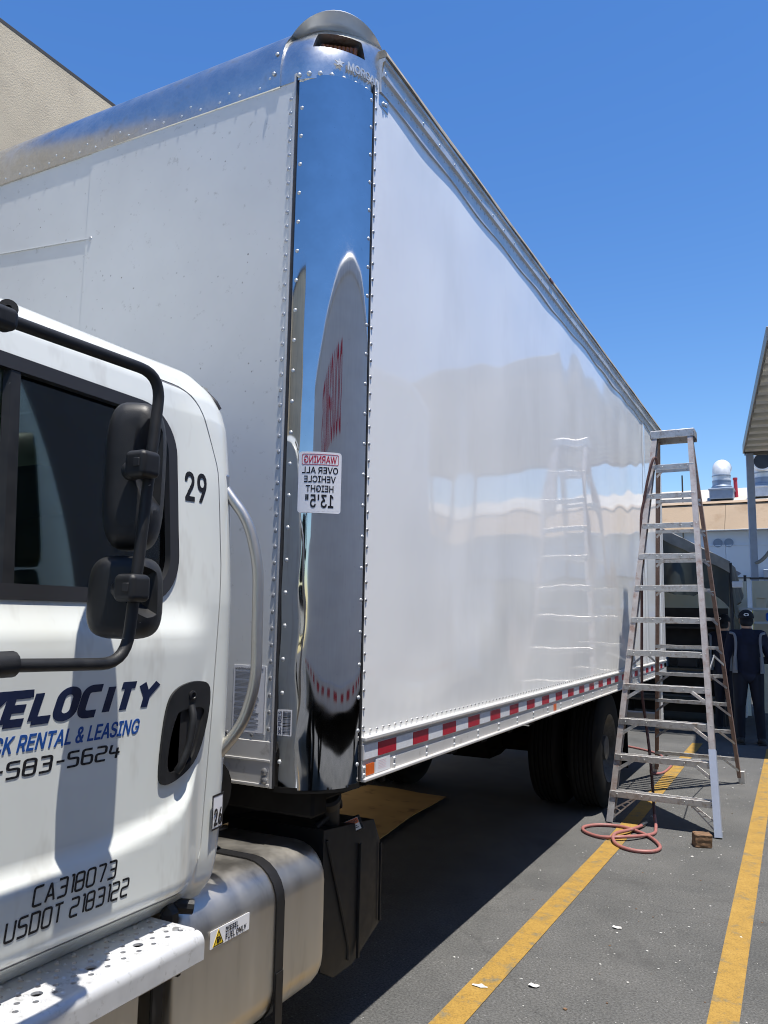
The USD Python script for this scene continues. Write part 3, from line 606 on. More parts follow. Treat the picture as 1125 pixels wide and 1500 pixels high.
def onwin(m, off): return place(m, YU, wv, wn, np.array([-.100, 0, 1.63]) + wn * off)
wloc = aff.translate(winp, 0, -1.63)
put(DOOR, 'window_frame', onwin(poly(wloc.buffer(.006).difference(wloc.buffer(-.030)), .020), -.008), 'gasket', 40)
put(DOOR, 'window_pane', onwin(poly(wloc.buffer(-.028), .004), -.012), 'cab_glass', False)
put(DOOR, 'window_divider', onwin(hull([(-1.505, .02, 0), (-1.455, .02, 0), (-1.49, .57, 0), (-1.445, .57, 0), (-1.495, .02, .016), (-1.465, .02, .016), (-1.48, .57, .016), (-1.455, .57, .016)]), -.006), 'black_plastic', 40)
put(CAB, 'far_window', place(poly(winp.buffer(-.02), .004), YU, ZU, XU, (-2.455, 0, 0)), 'cab_glass', False)
put(CAB, 'windscreen', hull([(-.35, -2.36, 1.75), (-2.23, -2.36, 1.75), (-.42, -2.06, 2.27), (-2.16, -2.06, 2.27), (-.35, -2.352, 1.75), (-2.23, -2.352, 1.75), (-.42, -2.052, 2.27), (-2.16, -2.052, 2.27)]), 'cab_glass', False)
# door handle: recessed black bezel with strap lever and lock
hp = spoly([(-.955, 1.395), (-.875, 1.412), (-.818, 1.392), (-.822, 1.30), (-.862, 1.20), (-.93, 1.155), (-.995, 1.148), (-1.008, 1.20), (-.992, 1.34)])
hin = spoly([(-.93, 1.335), (-.845, 1.335), (-.848, 1.29), (-.88, 1.205), (-.93, 1.178), (-.975, 1.182), (-.975, 1.25), (-.955, 1.315)])
XD = -.058
put(DOOR, 'handle_bezel', [place(poly(hp.difference(hin), .014), YU, ZU, XU, (XD - .006, 0, 0))], 'black_plastic', 40)
put(DOOR, 'handle_recess', place(poly(hin.buffer(.004), .003), YU, ZU, XU, (XD - .002, 0, 0)), 'gasket', 40)
put(DOOR, 'handle_lever', tube(smoothpath([(XD + .006, -.893, 1.345), (XD + .020, -.899, 1.31), (XD + .022, -.912, 1.25), (XD + .016, -.932, 1.195), (XD + .004, -.938, 1.172)], 6), .011, 10), 'black_plastic', 60)
put(DOOR, 'door_lock', lathe([(0, 0), (.014, 0), (.014, .005), (.009, .007), (.006, .002), (0, .002)], (XD + .007, -.893, 1.374), (1, 0, 0), 14), 'black_steel', 40)
# door lettering
def ondoor(m, y, z, x): return place(m, YU, ZU, XU, (x, y, z))
XL, XB = -.0572, -.0352
vg = aff.translate(strokes('ELOCITY', .060, .468, .30, .33, .29, .325), 0, .0095)
vg = shapely.union_all([vg, aff.translate(shapely.union_all([Polygon([(-.125, .0), (-.092, .0), (.005, .0795), (-.045, .0795)]), Polygon([(-.06, .0795), (-.04, .062), (.05, .062), (.05, .0795)])]), .035, 0)])
put(DOOR, 'company_lettering', ondoor(polys(vg, .0012), -1.503, 1.3475, XL), 'ink_navy', False, label='dark navy company name on the door')
put(DOOR, 'rental_lettering', ondoor(words('TRUCK RENTAL & LEASING', .035, .508, bold=True, slant=.22), -1.598, 1.2935, XL), 'ink_blue', False, label='blue slogan line under the company name')
put(DOOR, 'phone_number', ondoor(polys(strokes('-583-5624', .033, .357, .15), .0012), -1.508, 1.2405, XL), 'ink_black', False, label='black telephone number on the door')
put(DOOR, 'registration_lettering', [ondoor(polys(strokes('CA318073', .0385, .242, .13), .0012), -1.402, .9605, XB), ondoor(polys(strokes('USDOT 2183122', .0385, .352, .13), .0012), -1.468, .907, XB)], 'ink_black', False, label='black registration numbers low on the door')
nm = words('29', .084, .074, bold=True).subdivide_to_size(.02); nv = nm.vertices
nm.vertices = np.array([(side_x(-.890 + v_[0], 1.9360 + v_[1]) + .0063 + v_[2], -.890 + v_[0], 1.9360 + v_[1]) for v_ in nv])
put(CAB, 'cab_number', nm, 'ink_black', False, label='black number near the rear edge of the door')
# rear pillar sticker, gasket, handle
put(CAB, 'number_sticker', [place(poly(rrect(-.032, -.05, .032, .05, .002), .002), np.array([-.17, .985, 0]), ZU, np.array([.985, .17, 0]), (-.0815, -.722, 1.022))], 'sticker')
put(CAB, 'number_sticker_print', [place(poly(rrect(-.032, -.05, .032, .05, .002).difference(rrect(-.027, -.045, .027, .045, .001)), .0026), np.array([-.17, .985, 0]), ZU, np.array([.985, .17, 0]), (-.0815, -.722, 1.022)),
     place(words('26', .046, .046), np.array([-.17, .985, 0]), ZU, np.array([.985, .17, 0]), (-.0735, -.7445, .985))], 'ink_black', False)
put(CAB, 'corner_gasket', tube([(xat(y_, z_) + .001, y_, zroof(y_, z_) + .001) for y_, z_ in zip(np.linspace(-.715, -.672, 9), np.linspace(2.388, 2.30, 9))], .009, 8), 'gasket', 50)
gh = bend([(-.125, -.695, 1.995), (-.055, -.665, 1.90), (-.022, -.645, 1.76), (-.014, -.645, 1.40), (-.045, -.66, 1.27), (-.110, -.70, 1.175)], .10, 6)
put(CAB, 'grab_handle', tube(dense(gh, .03), .0175, 14), 'brushed', 60)
put(CAB, 'handle_bracket', rbx((-.15, -.718, 1.965), (-.11, -.688, 2.045), .012, 2), 'brushed', 40)
put(CAB, 'handle_bracket', rbx((-.15, -.718, 1.10), (-.10, -.688, 1.19), .012, 2), 'brushed', 40)
# interior
put(CAB, 'driver_seat', [rbx((-.95, -1.05, 1.35), (-.45, -.85, 1.90), .07, 2), rbx((-.83, -1.04, 1.86), (-.57, -.92, 2.06), .05, 2), rbx((-.95, -1.55, 1.2), (-.45, -.95, 1.38), .06, 2)], 'seat', 40)
put(CAB, 'passenger_seat', [rbx((-2.15, -1.05, 1.35), (-1.5, -.85, 1.90), .07, 2), rbx((-2.0, -1.04, 1.86), (-1.74, -.92, 2.06), .05, 2), rbx((-2.15, -1.55, 1.2), (-1.5, -.95, 1.38), .06, 2)], 'seat', 40)
put(CAB, 'steering_wheel', trimesh.creation.torus(.22, .016, 28, 8).apply_transform(trimesh.transformations.rotation_matrix(.6, (1, 0, 0))).apply_translation((-.72, -1.78, 1.62)), 'seat', 60)
put(CAB, 'dashboard', rbx((-2.4, -2.25, 1.25), (-.2, -1.95, 1.66), .05, 2), 'seat', 40)
put(CAB, 'rear_liner', bx((-2.40, -.735, .95), (-.20, -.715, 2.33)), 'liner')
put(CAB, 'floor', bx((-2.42, -2.2, .88), (-.18, -.72, .92)), 'seat')
# hood, fender and front wheel ahead of the frame
hd = loft([[(CX + s * wv_ * 1.0, y_, z_) for s, wv_, z_ in ((-1, w_, .75), (-1, w_, zz_ - .18), (-1, w_ * .86, zz_ - .03), (0, 0, zz_), (1, w_ * .86, zz_ - .03), (1, w_, zz_ - .18), (1, w_, .75))] for y_, w_, zz_ in ((-2.30, 1.10, 1.74), (-2.8, 1.05, 1.66), (-3.4, .98, 1.54), (-3.75, .90, 1.42), (-3.85, .8, 1.25))])
wellc = man(lathe([(0, -.5), (.62, -.5), (.62, .5), (0, .5)], (-.25, -3.0, .52), (1, 0, 0), 32)) + man(lathe([(0, -.5), (.62, -.5), (.62, .5), (0, .5)], (-2.33, -3.0, .52), (1, 0, 0), 32))
HOOD = put(T, 'hood', man(hd) - wellc, 'cab_white', 30)
put(T, 'front_bumper', rbx((-2.45, -3.98, .45), (-.13, -3.78, .78), .05, 2), 'stainless', 40)
def wheel(x_out, y, r, w, name='wheel', rimmat='rim_white', white=False):
    c = (x_out, y, r)
    prof = [(r * .58, 0), (r * .60, -.012 + .02), (r * .80, .0 + .004), (r * .93, .008), (r * .985, .03), (r, .05)]
    t_ = [(r * .55, -w), (r * .58, -w + .0)] if False else None
    pr_ = [(r * .56, -w), (r * .80, -w - .004), (r * .95, -w + .015), (r, -w + .045)]
    n = 5
    for k_ in range(n):                                              # tread ribs
        a0 = -w + .045 + (w - .09) * k_ / n; a1 = -w + .045 + (w - .09) * (k_ + 1) / n
        pr_ += [(r, a0 + .004), (r, a1 - .009), (r - .012, a1 - .007), (r - .012, a1 - .001)]
    pr_ += [(r, -.045), (r * .95, -.015), (r * .80, .004), (r * .60, -.004), (r * .56, -.012), (r * .56, -w)]
    p_ = put(T, name, lathe(pr_[::1], c, (1, 0, 0), 56), 'rubber', 40)
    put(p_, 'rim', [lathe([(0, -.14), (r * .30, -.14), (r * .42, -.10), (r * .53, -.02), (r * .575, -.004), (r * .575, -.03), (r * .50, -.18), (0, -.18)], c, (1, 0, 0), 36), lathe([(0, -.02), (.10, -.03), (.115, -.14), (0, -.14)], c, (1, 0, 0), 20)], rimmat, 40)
    return p_
wheel(-.20, -3.0, .50, .28); wheel(-2.1, -3.0, .50, .28)
wheel(-.06, 4.62, .50, .27, 'wheel'); wheel(-.40, 4.62, .50, .27, 'wheel'); wheel(-1.90, 4.62, .50, .27, 'wheel'); wheel(-2.24, 4.62, .50, .27, 'wheel')
# chassis
put(T, 'chassis', [bx((-.86, -3.6, .70), (-.78, 7.3, .96)), bx((-1.80, -3.6, .70), (-1.72, 7.3, .96)), bx((-2.4, 4.5, .42), (-.3, 4.74, .62), .05), rod((-1.29, -1.0, .60), (-1.29, 4.5, .55), .06), bx((-1.6, 4.35, .33), (-1.0, 4.9, .72), .12)]
    + [bx((-2.5, y_, .96), (-.03, y_ + .08, 1.055)) for y_ in np.arange(.1, 7.3, .42)], 'chassis')
put(T, 'added_sky_blocker', [bx((-1.6, -.60, .84), (-.46, -.29, 1.30), .02)] + [bx((-.462 + 0, -.56 + .07 * k_, .90), (-.455, -.53 + .07 * k_, 1.22)) for k_ in range(4)], 'chassis')  # matte black block added to keep sky reflection off the fuel tank top
put(T, 'added_dark_cylinder', [lathe([(0, -.30), (.10, -.30), (.13, -.25), (.13, .25), (.10, .30), (0, .30)], (-.62, -.45, 1.0), (1, 0, 0), 20)], 'chassis', 40)  # cylinder added in the cab gap to shade and darken the fuel tank shoulder
put(T, 'mud_flap', bx((-.72, 5.35, .22), (-.05, 5.37, .98)), 'rubber')
put(T, 'under_crossbar', [bx((-.70, -.16, .88), (-.10, -.06, .975), .01), bx((-.16, -.06, .92), (-.12, .3, .98), .01), bx((-.05, .24, .95), (-.03, .27, .99), .004)], 'chassis')
# fuel tank
tank = trimesh.util.concatenate([])if False else None
tsec = rrect(-.62, .275, -.085, .785, .125)
def tank_ring(y, s):
    q = aff.scale(tsec, 1 - s * 1.0, 1 - s, origin=(-.35, .545)); c_ = np.array(q.exterior.coords)[:-1]
    return [(a, y, b) for a, b in c_]
TK = put(T, 'fuel_tank', loft([tank_ring(-.86, .10), tank_ring(-.855, .045), tank_ring(-.84, .012), tank_ring(-.82, 0)] + [tank_ring(y_, 0) for y_ in np.linspace(-.75, -.13, 8)] + [tank_ring(-.11, 0), tank_ring(-.09, .012), tank_ring(-.075, .045), tank_ring(-.07, .10)]), 'brushed', 40)
put(TK, 'tank_strap', place(poly(rrect(-.626, .269, -.079, .791, .131).difference(rrect(-.622, .273, -.083, .787, .127)), .045).apply_translation((0, 0, 0)), XU, ZU, -YU, (0, -.35, 0)), 'black_steel', 40)
put(TK, 'strap_foot', [bx((-.084, -.392, .25), (-.075, -.353, .45)), rod((-.10, -.372, .24), (-.06, -.372, .24), .012)], 'black_steel')
put(TK, 'fuel_label', [place(poly(rrect(0, 0, .186, .050, .002), .0015), YU, ZU, XU, (-.0845, -.725, .634))], 'sticker', False)
put(TK, 'fuel_lettering', [place(words('DIESEL', .0145, .06, bold=False), YU, ZU, XU, (-.0827, -.655, .662)), place(words('FUEL ONLY', .0145, .10, bold=False), YU, ZU, XU, (-.0827, -.655, .641))], 'ink_black', False)
put(TK, 'fuel_symbol', place(poly(Polygon([(0, 0), (.046, 0), (.023, .042)]).buffer(.001), .0012), YU, ZU, XU, (-.0829, -.712, .638)), 'yellow_sign', False)
put(TK, 'fuel_pictogram', [place(polys(shapely.union_all([sbox(.016, .006, .028, .023), LineString([(.028, .018), (.032, .016), (.032, .008)]).buffer(.0012)]).difference(sbox(.018, .016, .026, .020)), .0008), YU, ZU, XU, (-.0817, -.712, .638)), place(polys(Polygon([(0, 0), (.046, 0), (.023, .042)]).difference(Polygon([(0, 0), (.046, 0), (.023, .042)]).buffer(-.0016)), .0008), YU, ZU, XU, (-.0817, -.712, .638))], 'ink_black', False)
# running board with punched tread
st_p = rrect(-2.3, -.16, -.925, .035, .02); hol = []
ri = 0
for v_ in np.arange(-.135, .03, .0275):
    for u_ in np.arange(-2.28, -.94, .05):
        uu = u_ + (.025 if ri % 2 else 0)
        if -2.28 < uu < -.945: hol.append(Point(uu, v_).buffer(.0068 if not (ri == 4 and round((uu + 2.3) / .05) % 3 == 0) else .013, 3))
    ri += 1
stp = st_p.difference(shapely.union_all(hol))
pl_ = poly(stp, .006); pl_ = place(pl_, YU, XU, ZU, (0, 0, .772))
arc = [(.035 + .028 * math.sin(t), .778 - .028 + .028 * math.cos(t)) for t in np.linspace(0, PI / 2, 8)]
lipp = Polygon(arc + [(.063, .71), (.058, .705), (.058, .748)] + [(.035 + .022 * math.sin(t), .750 + .022 * math.cos(t)) for t in np.linspace(PI / 2, 0, 8)])
lipm = place(poly(lipp, 1.36), XU, ZU, -YU, (0, -.93, 0))
ST = put(T, 'running_board', [pl_, lipm, bx((-.17, -2.3, .772), (-.162, -1.0, .86), .002), bx((-.155, -.931, .712), (.05, -.926, .772), .001)], 'step_paint', 30)
dm = []
for v_ in np.arange(-.12, .03, .0275):
    for u_ in np.arange(-2.26, -.95, .05): dm.append((v_, u_ + .0125, .778))
put(ST, 'tread_dimples', rivet_field(dm, (0, 0, 1), .006, .003), 'step_paint', kind='stuff')
put(ST, 'tread_bolt', [lathe([(0, 0), (.009, 0), (.009, .005), (0, .007)], (-.01, -.96, .778), (0, 0, 1), 10)], 'rivet')
put(T, 'battery_box', [bx((-.55, -2.3, .30), (-.075, -.985, .70), .03)], 'brushed', 30)
put(T, 'box_strap', [bx((-.076, -.975, .28), (-.066, -.93, .715), .003), bx((-.40, -.975, .69), (-.066, -.93, .70), .002)], 'black_steel')
put(T, 'step_bracket', [bx((-.30, -.955, .66), (.0, -.94, .77), .004), bx((-.13, -.91, .70), (-.085, -.845, .80), .02), rod((-.20, -.92, .80), (-.09, -.80, .775), .02)], 'black_plastic')
# black plastic reservoir behind the tank
rv = man(hull([(-.15, .0, .30), (-.15, .0, .80), (-.15, .40, .76), (-.15, .46, .66), (-.15, .46, .33), (-.15, .24, .245), (-.15, .10, .245), (-.60, .0, .30), (-.60, .0, .80), (-.60, .40, .76), (-.60, .46, .66), (-.60, .46, .33), (-.60, .24, .245), (-.60, .10, .245), (-.135, .20, .34), (-.135, .20, .70), (-.135, .40, .66), (-.135, .40, .36)]))
RV = put(T, 'reservoir', rv, 'black_plastic', 20)
put(RV, 'reservoir_rib', [bar((-.128, .245, .27), (-.128, .25, .70), .012, .012, XU), bar((-.134, .435, .35), (-.134, .435, .66), .008, .01, XU), tube(smoothpath([(-.147, .02, .76), (-.14, .08, .60), (-.135, .17, .36), (-.14, .19, .28)], 5), .006, 6)], 'black_plastic')
put(RV, 'filler_neck', [rod((-.22, .14, .78), (-.20, .10, .90), .05, 14), lathe([(0, 0), (.055, 0), (.055, .035), (.045, .045), (0, .045)], (-.20, .10, .88), (.35, -.5, .8), 18)], 'black_plastic', 40)
cu = np.array([.80, .42, .40]); cu /= np.linalg.norm(cu); cw = np.array([.50, -.84, .20]); cw -= cu * (cw @ cu); cw /= np.linalg.norm(cw); cv = np.cross(cw, cu)
def oncaut(m): return place(m, cu, cv, cw, (-.165, .235, .765))
put(RV, 'label_bracket', oncaut(bx((-.045, -.03, -.02), (.045, .03, -.001), .004)), 'black_plastic')
put(RV, 'caution_label', oncaut(bx((-.036, -.023, 0), (.036, .023, .0015))), 'sticker')
put(RV, 'caution_heading', oncaut(bx((-.035, .002, .0015), (.035, .022, .0022))), 'orange')
put(RV, 'caution_lettering', [oncaut(words('WARNING', .012, .058, depth=.0005).apply_translation((-.029, .006, .0022))), oncaut(bx((-.030, -.008, .0015), (.024, -.005, .002))), oncaut(bx((-.030, -.015, .0015), (.028, -.012, .002)))], 'ink_black', False)
put(RV, 'hose_fitting', [tube(smoothpath([(-.20, .02, .80), (-.19, .12, .84), (-.22, .22, .86), (-.26, .3, .82)], 6), .014, 8), bx((-.20, .14, .92), (-.15, .20, .965), .01)], 'black_steel', 50)
# mirrors on their C shaped tube
MR = put(T, 'mirror_arm', tube(dense(bend([(-.10, -2.02, 2.14), (.10, -1.98, 2.138), (.2, -1.86, 2.136), (.2, -1.343, 2.146), (.2, -1.402, 1.494), (.2, -1.86, 1.508), (.10, -1.98, 1.508), (-.08, -2.02, 1.508)], .07, 7), .025), .0128, 14), 'black_plastic', 60)
put(MR, 'arm_mount', [rbx((.178, -1.80, 2.115), (.222, -1.735, 2.158), .014, 2), lathe([(.007, -.006), (.018, -.006), (.018, .006), (.007, .006), (.007, -.006)], (.195, -1.745, 2.160), (1, -.6, 0), 16)], 'black_plastic', 40)
put(MR, 'arm_mount', [rbx((.175, -1.80, 1.475), (.225, -1.72, 1.54), .016, 2), lathe([(0, -.03), (.024, -.03), (.024, .02), (0, .02)], (.2, -1.70, 1.505), (0, 1, 0), 14)], 'black_plastic', 40)
put(MR, 'door_bracket', [rbx((-.16, -2.07, 2.09), (-.04, -1.97, 2.19), .02, 2), rbx((-.10, -2.07, 1.46), (-.03, -1.97, 1.56), .02, 2)], 'black_plastic', 40)
def head(cx_, cy_, cz_, w_, h_, d_, yaw, name, taper=1.0):
    """housing: rounded rectangle shell that bulges towards the front, mirror glass on the rear"""
    n = 40; a = np.linspace(0, 2 * PI, n, endpoint=False)
    def ring(s, y_, e=3.6):
        ca, sa = np.cos(a), np.sin(a)
        X_ = np.sign(ca) * np.abs(ca) ** (2 / e) * w_ / 2 * s; Z_ = np.sign(sa) * np.abs(sa) ** (2 / e) * h_ / 2 * (1 - (1 - s) * .55)
        X_ = X_ * (1 + (taper - 1) * (Z_ / h_ + .5)); return np.stack([X_, np.full(n, y_), Z_], 1)
    R_ = [ring(.93, d_ * .5), ring(.99, d_ * .46), ring(1.0, d_ * .3), ring(.985, d_ * .05), ring(.94, -d_ * .2), ring(.84, -d_ * .38), ring(.66, -d_ * .48), ring(.40, -d_ * .52)]
    m = loft(R_); 
    def psec(y_, k0, k1):                                             # leaf shaped hollow behind the tube, open to the outer side
        zz_ = np.linspace(-1, 1, 14); left = [(w_ * (k0 + .42 * abs(t_ - .25) ** 1.7), y_, h_ * k1 * t_) for t_ in zz_]
        return left + [(w_ * .7, y_, h_ * k1), (w_ * .7, y_, -h_ * k1)]
    pocket_ = man(loft([psec(-d_, -.02, .40), psec(-d_ * .40, .03, .36), psec(-d_ * .02, .12, .30)]))
    m = tri(man(m) - pocket_)
    Tm = trimesh.transformations.rotation_matrix(yaw, (0, 0, 1)); Tm[:3, 3] = (cx_, cy_, cz_); m.apply_transform(Tm)
    p_ = put(MR, name, m, 'black_plastic', 40)
    g = loft([ring(.90, d_ * .505), ring(.90, d_ * .52)]); g.apply_transform(Tm)
    return g
g1 = head(.072, -1.285, 1.930, .138, .362, .10, math.radians(35), 'main_mirror', 1.0)
put(MR, 'mirror_glass', g1, 'stainless', 40)
g2 = head(.078, -1.300, 1.638, .168, .196, .10, math.radians(30), 'convex_mirror', .95)
put(MR, 'mirror_glass', g2, 'stainless', 40)
for cz_, cy_ in ((1.928, -1.388), (1.655, -1.398)):
    put(MR, 'mirror_clamp', [rbx((.172, cy_ - .030, cz_ - .030), (.232, cy_ + .030, cz_ + .030), .014, 2), rod((.18, cy_ + .005, cz_), (.115, cy_ + .055, cz_), .019, 12), trimesh.creation.icosphere(2, .024).apply_translation((.125, cy_ + .045, cz_))], 'black_plastic', 45)
    put(MR, 'clamp_slot', bx((.205, cy_ - .0325, cz_ - .008), (.222, cy_ - .029, cz_ + .010), .001), 'gasket')

# =========================================================================== STEPLADDER
LD = thing('stepladder', 'tall weathered aluminium stepladder standing open beside the truck side', 'stepladder', (.45, 5.2, 0))
fb = [np.array([.02, 4.10, 0.0]), np.array([.875, 4.05, 0.0])]; ft = [np.array([.312, 5.0, 3.33]), np.array([.662, 5.0, 3.33])]
rb = [np.array([.02, 6.45, 0.0]), np.array([.868, 6.42, 0.0])]; rt = [np.array([.322, 5.11, 3.30]), np.array([.652, 5.11, 3.30])]
def channel(a, b, w, d, side, t=.006):
    """C channel from a to b, open towards 'side' (+1 = +x)"""
    ax = b - a; ln = np.linalg.norm(ax); ax = ax / ln; s = XU * side; s = s - ax * (s @ ax); s /= np.linalg.norm(s); f = np.cross(ax, s)
    pr_ = Polygon([(0, -d / 2), (w, -d / 2), (w, -d / 2 + t), (t, -d / 2 + t), (t, d / 2 - t), (w, d / 2 - t), (w, d / 2), (0, d / 2)])
    return place(poly(pr_, ln), s, f, ax, a)
for i, s in ((0, 1), (1, -1)):
    rl = put(LD, 'front_rail', channel(fb[i] + (ft[i] - fb[i]) * .02, ft[i], .045, .078, s), 'ladder_rail', False)
    k1 = .105 if i == 0 else .155
    put(rl, 'rail_boot', [channel(fb[i] - XU * s * .0035 - YU * .0, fb[i] + (ft[i] - fb[i]) * (.07 if i == 0 else .185) - XU * s * .0035, .052, .084, s, .003)], 'ladder_alu' if i == 0 else 'ladder_blue', False)
    put(LD, 'rear_rail', channel(rb[i] + (rt[i] - rb[i]) * .02, rt[i], .034, .055, s), 'ladder_brown', False)
    put(LD, 'foot_pad', [bx(rb[i] + (-.03, -.035, 0), rb[i] + (.03, .035, .12), .004)], 'ladder_alu')
    put(LD, 'spreader', [bar(fb[i] + (ft[i] - fb[i]) * .36 + XU * s * .01, (fb[i] + ft[i] + rb[i] + rt[i]) / 4 + (0, 0, -.35), .022, .006, XU), bar((fb[i] + ft[i] + rb[i] + rt[i]) / 4 + (0, 0, -.35), rb[i] + (rt[i] - rb[i]) * .36 + XU * s * .01, .022, .006, XU)], 'ladder_alu')
put(LD, 'top_cap', [bx((.292, 4.945, 3.335), (.682, 5.16, 3.375), .008), bx((.292, 4.945, 3.30), (.682, 4.952, 3.345), .002), bx((.292, 5.15, 3.28), (.682, 5.157, 3.345), .002), bx((.292, 4.945, 3.30), (.298, 5.157, 3.345)), bx((.676, 4.945, 3.30), (.682, 5.157, 3.345))], 'ladder_alu')
for k_ in range(1, 12):
    t = (k_ * .279 - .035) / 3.33; a = fb[0] + (ft[0] - fb[0]) * t; b = fb[1] + (ft[1] - fb[1]) * t
    a = a + XU * .006; b = b - XU * .006; d_ = .085
    y0 = (a[1] + b[1]) / 2 - d_ / 2; z = a[2]
    tread = [bx((a[0], y0, z - .004), (b[0], y0 + d_, z), .001), bx((a[0], y0 - .004, z - .046), (b[0], y0 + .0, z + .002), .0015), bx((a[0], y0 + d_, z - .03), (b[0], y0 + d_ + .004, z + .002), .001)]
    tread += [bx((a[0] + .004, y0 + j * .017 + .006, z), (b[0] - .004, y0 + j * .017 + .010, z + .0025)) for j in range(5)]
    sp = put(LD, 'step', tread, 'ladder_alu', False)
    L_ = .16 if k_ <= 4 else .045; Hh = .135 if k_ <= 4 else .06
    br = []
    for s, e in ((1, a), (-1, b)):
        off = 0 if s > 0 else 0
        t2 = t - Hh / 3.33; q = (fb[0 if s > 0 else 1] + (ft[0 if s > 0 else 1] - fb[0 if s > 0 else 1]) * t2) + XU * s * .012
        if k_ > 1:
            br.append(bar((e[0] + s * L_, y0 + .004, z - .025), (q[0], q[1] - .034, q[2]), .028 if k_ > 4 else .026, .003, YU))
        else:                                                         # foot brackets with lattice
            P0, P1 = np.array([e[0] + s * .20, y0 + .01, z - .04]), np.array([q[0], q[1] - .03, q[2] - .09])
            off_ = np.array([0, 0, .045])
            br += [bar(P0, P1, .012, .003, YU), bar(P0 + off_ * .3, P1 + off_ * 1.6, .012, .003, YU)]
            for j in range(5):
                u0, u1 = j / 5, (j + 1) / 5
                br.append(bar(P0 + (P1 - P0) * u0, (P0 + off_ * .3) + ((P1 + off_ * 1.6) - (P0 + off_ * .3)) * u1, .007, .003, YU))
    nb_ = len(br) // 2
    for bb in (br[:nb_], br[nb_:]): put(sp, 'brace', bb if k_ > 1 else bb, 'ladder_alu', False)
    put(sp, 'step_rivets', rivet_field([(e[0] + s * o_, y0 - .004, z - .022) for s, e in ((1, a), (-1, b)) for o_ in (.05, .30 * abs(b[0] - a[0]))] + [(e[0] - s * -.012, e[1] - .041, z - o2) for s, e in ((1, a), (-1, b)) for o2 in (.008, .035)], (0, -1, 0), .006, .004), 'rivet', kind='stuff')
for k_ in range(1, 12):
    t = (k_ * .279 - .02) / 3.30; a = rb[0] + (rt[0] - rb[0]) * t; b = rb[1] + (rt[1] - rb[1]) * t
    rp = put(LD, 'rear_bar', [bx((a[0] + .004, a[1] - .032, a[2] - .034), (b[0] - .004, a[1] - .028, a[2]), .001), bx((a[0] + .004, a[1] - .032, a[2] - .004), (b[0] - .004, a[1] + .01, a[2]), .001)], 'ladder_alu', False)
    Hh, L_ = (.13, .14) if k_ <= 4 else (.07, .06)
    t2 = t - Hh / 3.3; br = []
    for i, s in ((0, 1), (1, -1)):
        q = rb[i] + (rt[i] - rb[i]) * t2 + XU * s * .01; e = (a, b)[i]
        br.append(bar((e[0] + s * L_, e[1] - .03, e[2] - .02), (q[0], q[1] - .03, q[2]), .022, .003, YU))
    for bb in br: put(rp, 'brace', bb, 'ladder_alu', False)

# =========================================================================== SMALL THINGS ON THE GROUND
hz = .013
hp_ = [(.365, 4.93, 3.02), (.347, 4.80, 3.09), (.30, 4.77, 2.93), (.255, 4.76, 2.70), (.227, 4.75, 2.52), (.222, 4.75, 2.09), (.212, 4.75, 1.66), (.20, 4.75, 1.0), (.235, 4.72, .70), (.295, 4.52, .43), (.325, 4.42, .20), (.36, 4.25, .06), (.40, 4.05, .016)]
coil = [(.405, 3.829), (.252, 3.583), (.087, 3.546), (-.051, 3.639), (-.09, 3.778), (.007, 3.909), (.187, 3.924), (.393, 3.755), (.512, 3.515), (.481, 3.36), (.35, 3.319), (.222, 3.419), (.175, 3.6), (.256, 3.827), (.295, 4.03)]
hzs = [.014, .030, .016, .014, .014, .014, .016, .016, .014, .014, .014, .016, .034, .030, .018]
HP = hp_ + [(a, b, c_) for (a, b), c_ in zip(coil, hzs)]
HS = thing('air_hose', 'faded red air hose hanging from the ladder and coiled on the ground by its feet', 'hose', (.25, 3.8, 0))
hpath = smoothpath(HP, 9); nsp = 11 * 9
put(HS, 'hose', tube(hpath[nsp:], .0125, 10), 'hose_red', 60)
put(HS, 'hanging_hose', tube(hpath[:nsp + 1], .0122, 10), 'hose_dark', 60, label='darker upper length of the hose hanging in the ladder')  # upper length coloured darker than the coiled part
put(HS, 'coupling', [rod((.295, 4.03, .019), (.304, 4.10, .019), .016, 10), rod((.304, 4.10, .019), (.311, 4.155, .019), .011, 8)], 'brass', 40)
single('air_hose', tube(smoothpath([(-.9, 8.3, .013), (-.525, 8.085, .013), (-.236, 7.843, .013), (-.06, 7.5, .013), (-.08, 6.9, .013), (-.02, 6.45, .013), (.033, 6.377, .013), (.097, 6.507, .013), (.113, 6.889, .013), (.10, 7.25, .013)], 8), .0125, 8), 'hose_red', 'length of red hose lying on the ground behind the ladder, beside the rear tyre', 'hose', smooth=60)
wbm = bx((-.06, -.05, 0), (.06, .05, .092), .006).subdivide_to_size(.012); nv = wbm.vertices
wbm.vertices = nv + (meshkit.noise(nv * 55, 4)[:, None] - .5) * .006 * np.array([1, 1, .6]) + np.array([.07, 0, 0]) * nv[:, 2:3]; wbm.vertices[:, 2] = np.maximum(wbm.vertices[:, 2], 0)
single('wood_block', wbm.apply_transform(trimesh.transformations.rotation_matrix(.35, (0, 0, 1))).apply_translation((.766, 3.74, 0)), 'wood', 'small rough brown block of wood on the asphalt by the ladder foot', 'wood block', smooth=False)
card = Polygon([(-2.6, 2.3), (-1.28, 2.62), (-1.36, 3.35), (-1.40, 4.12), (-1.95, 4.2), (-2.6, 4.1)])
cm = poly(card, .006).subdivide_to_size(.3); cm.vertices[:, 2] += .012 + .02 * meshkit.noise(cm.vertices * 1.8, 3)
single('cardboard_sheet', cm, 'cardboard', 'flat tan cardboard sheet lying on the ground under the truck', 'cardboard', smooth=40)
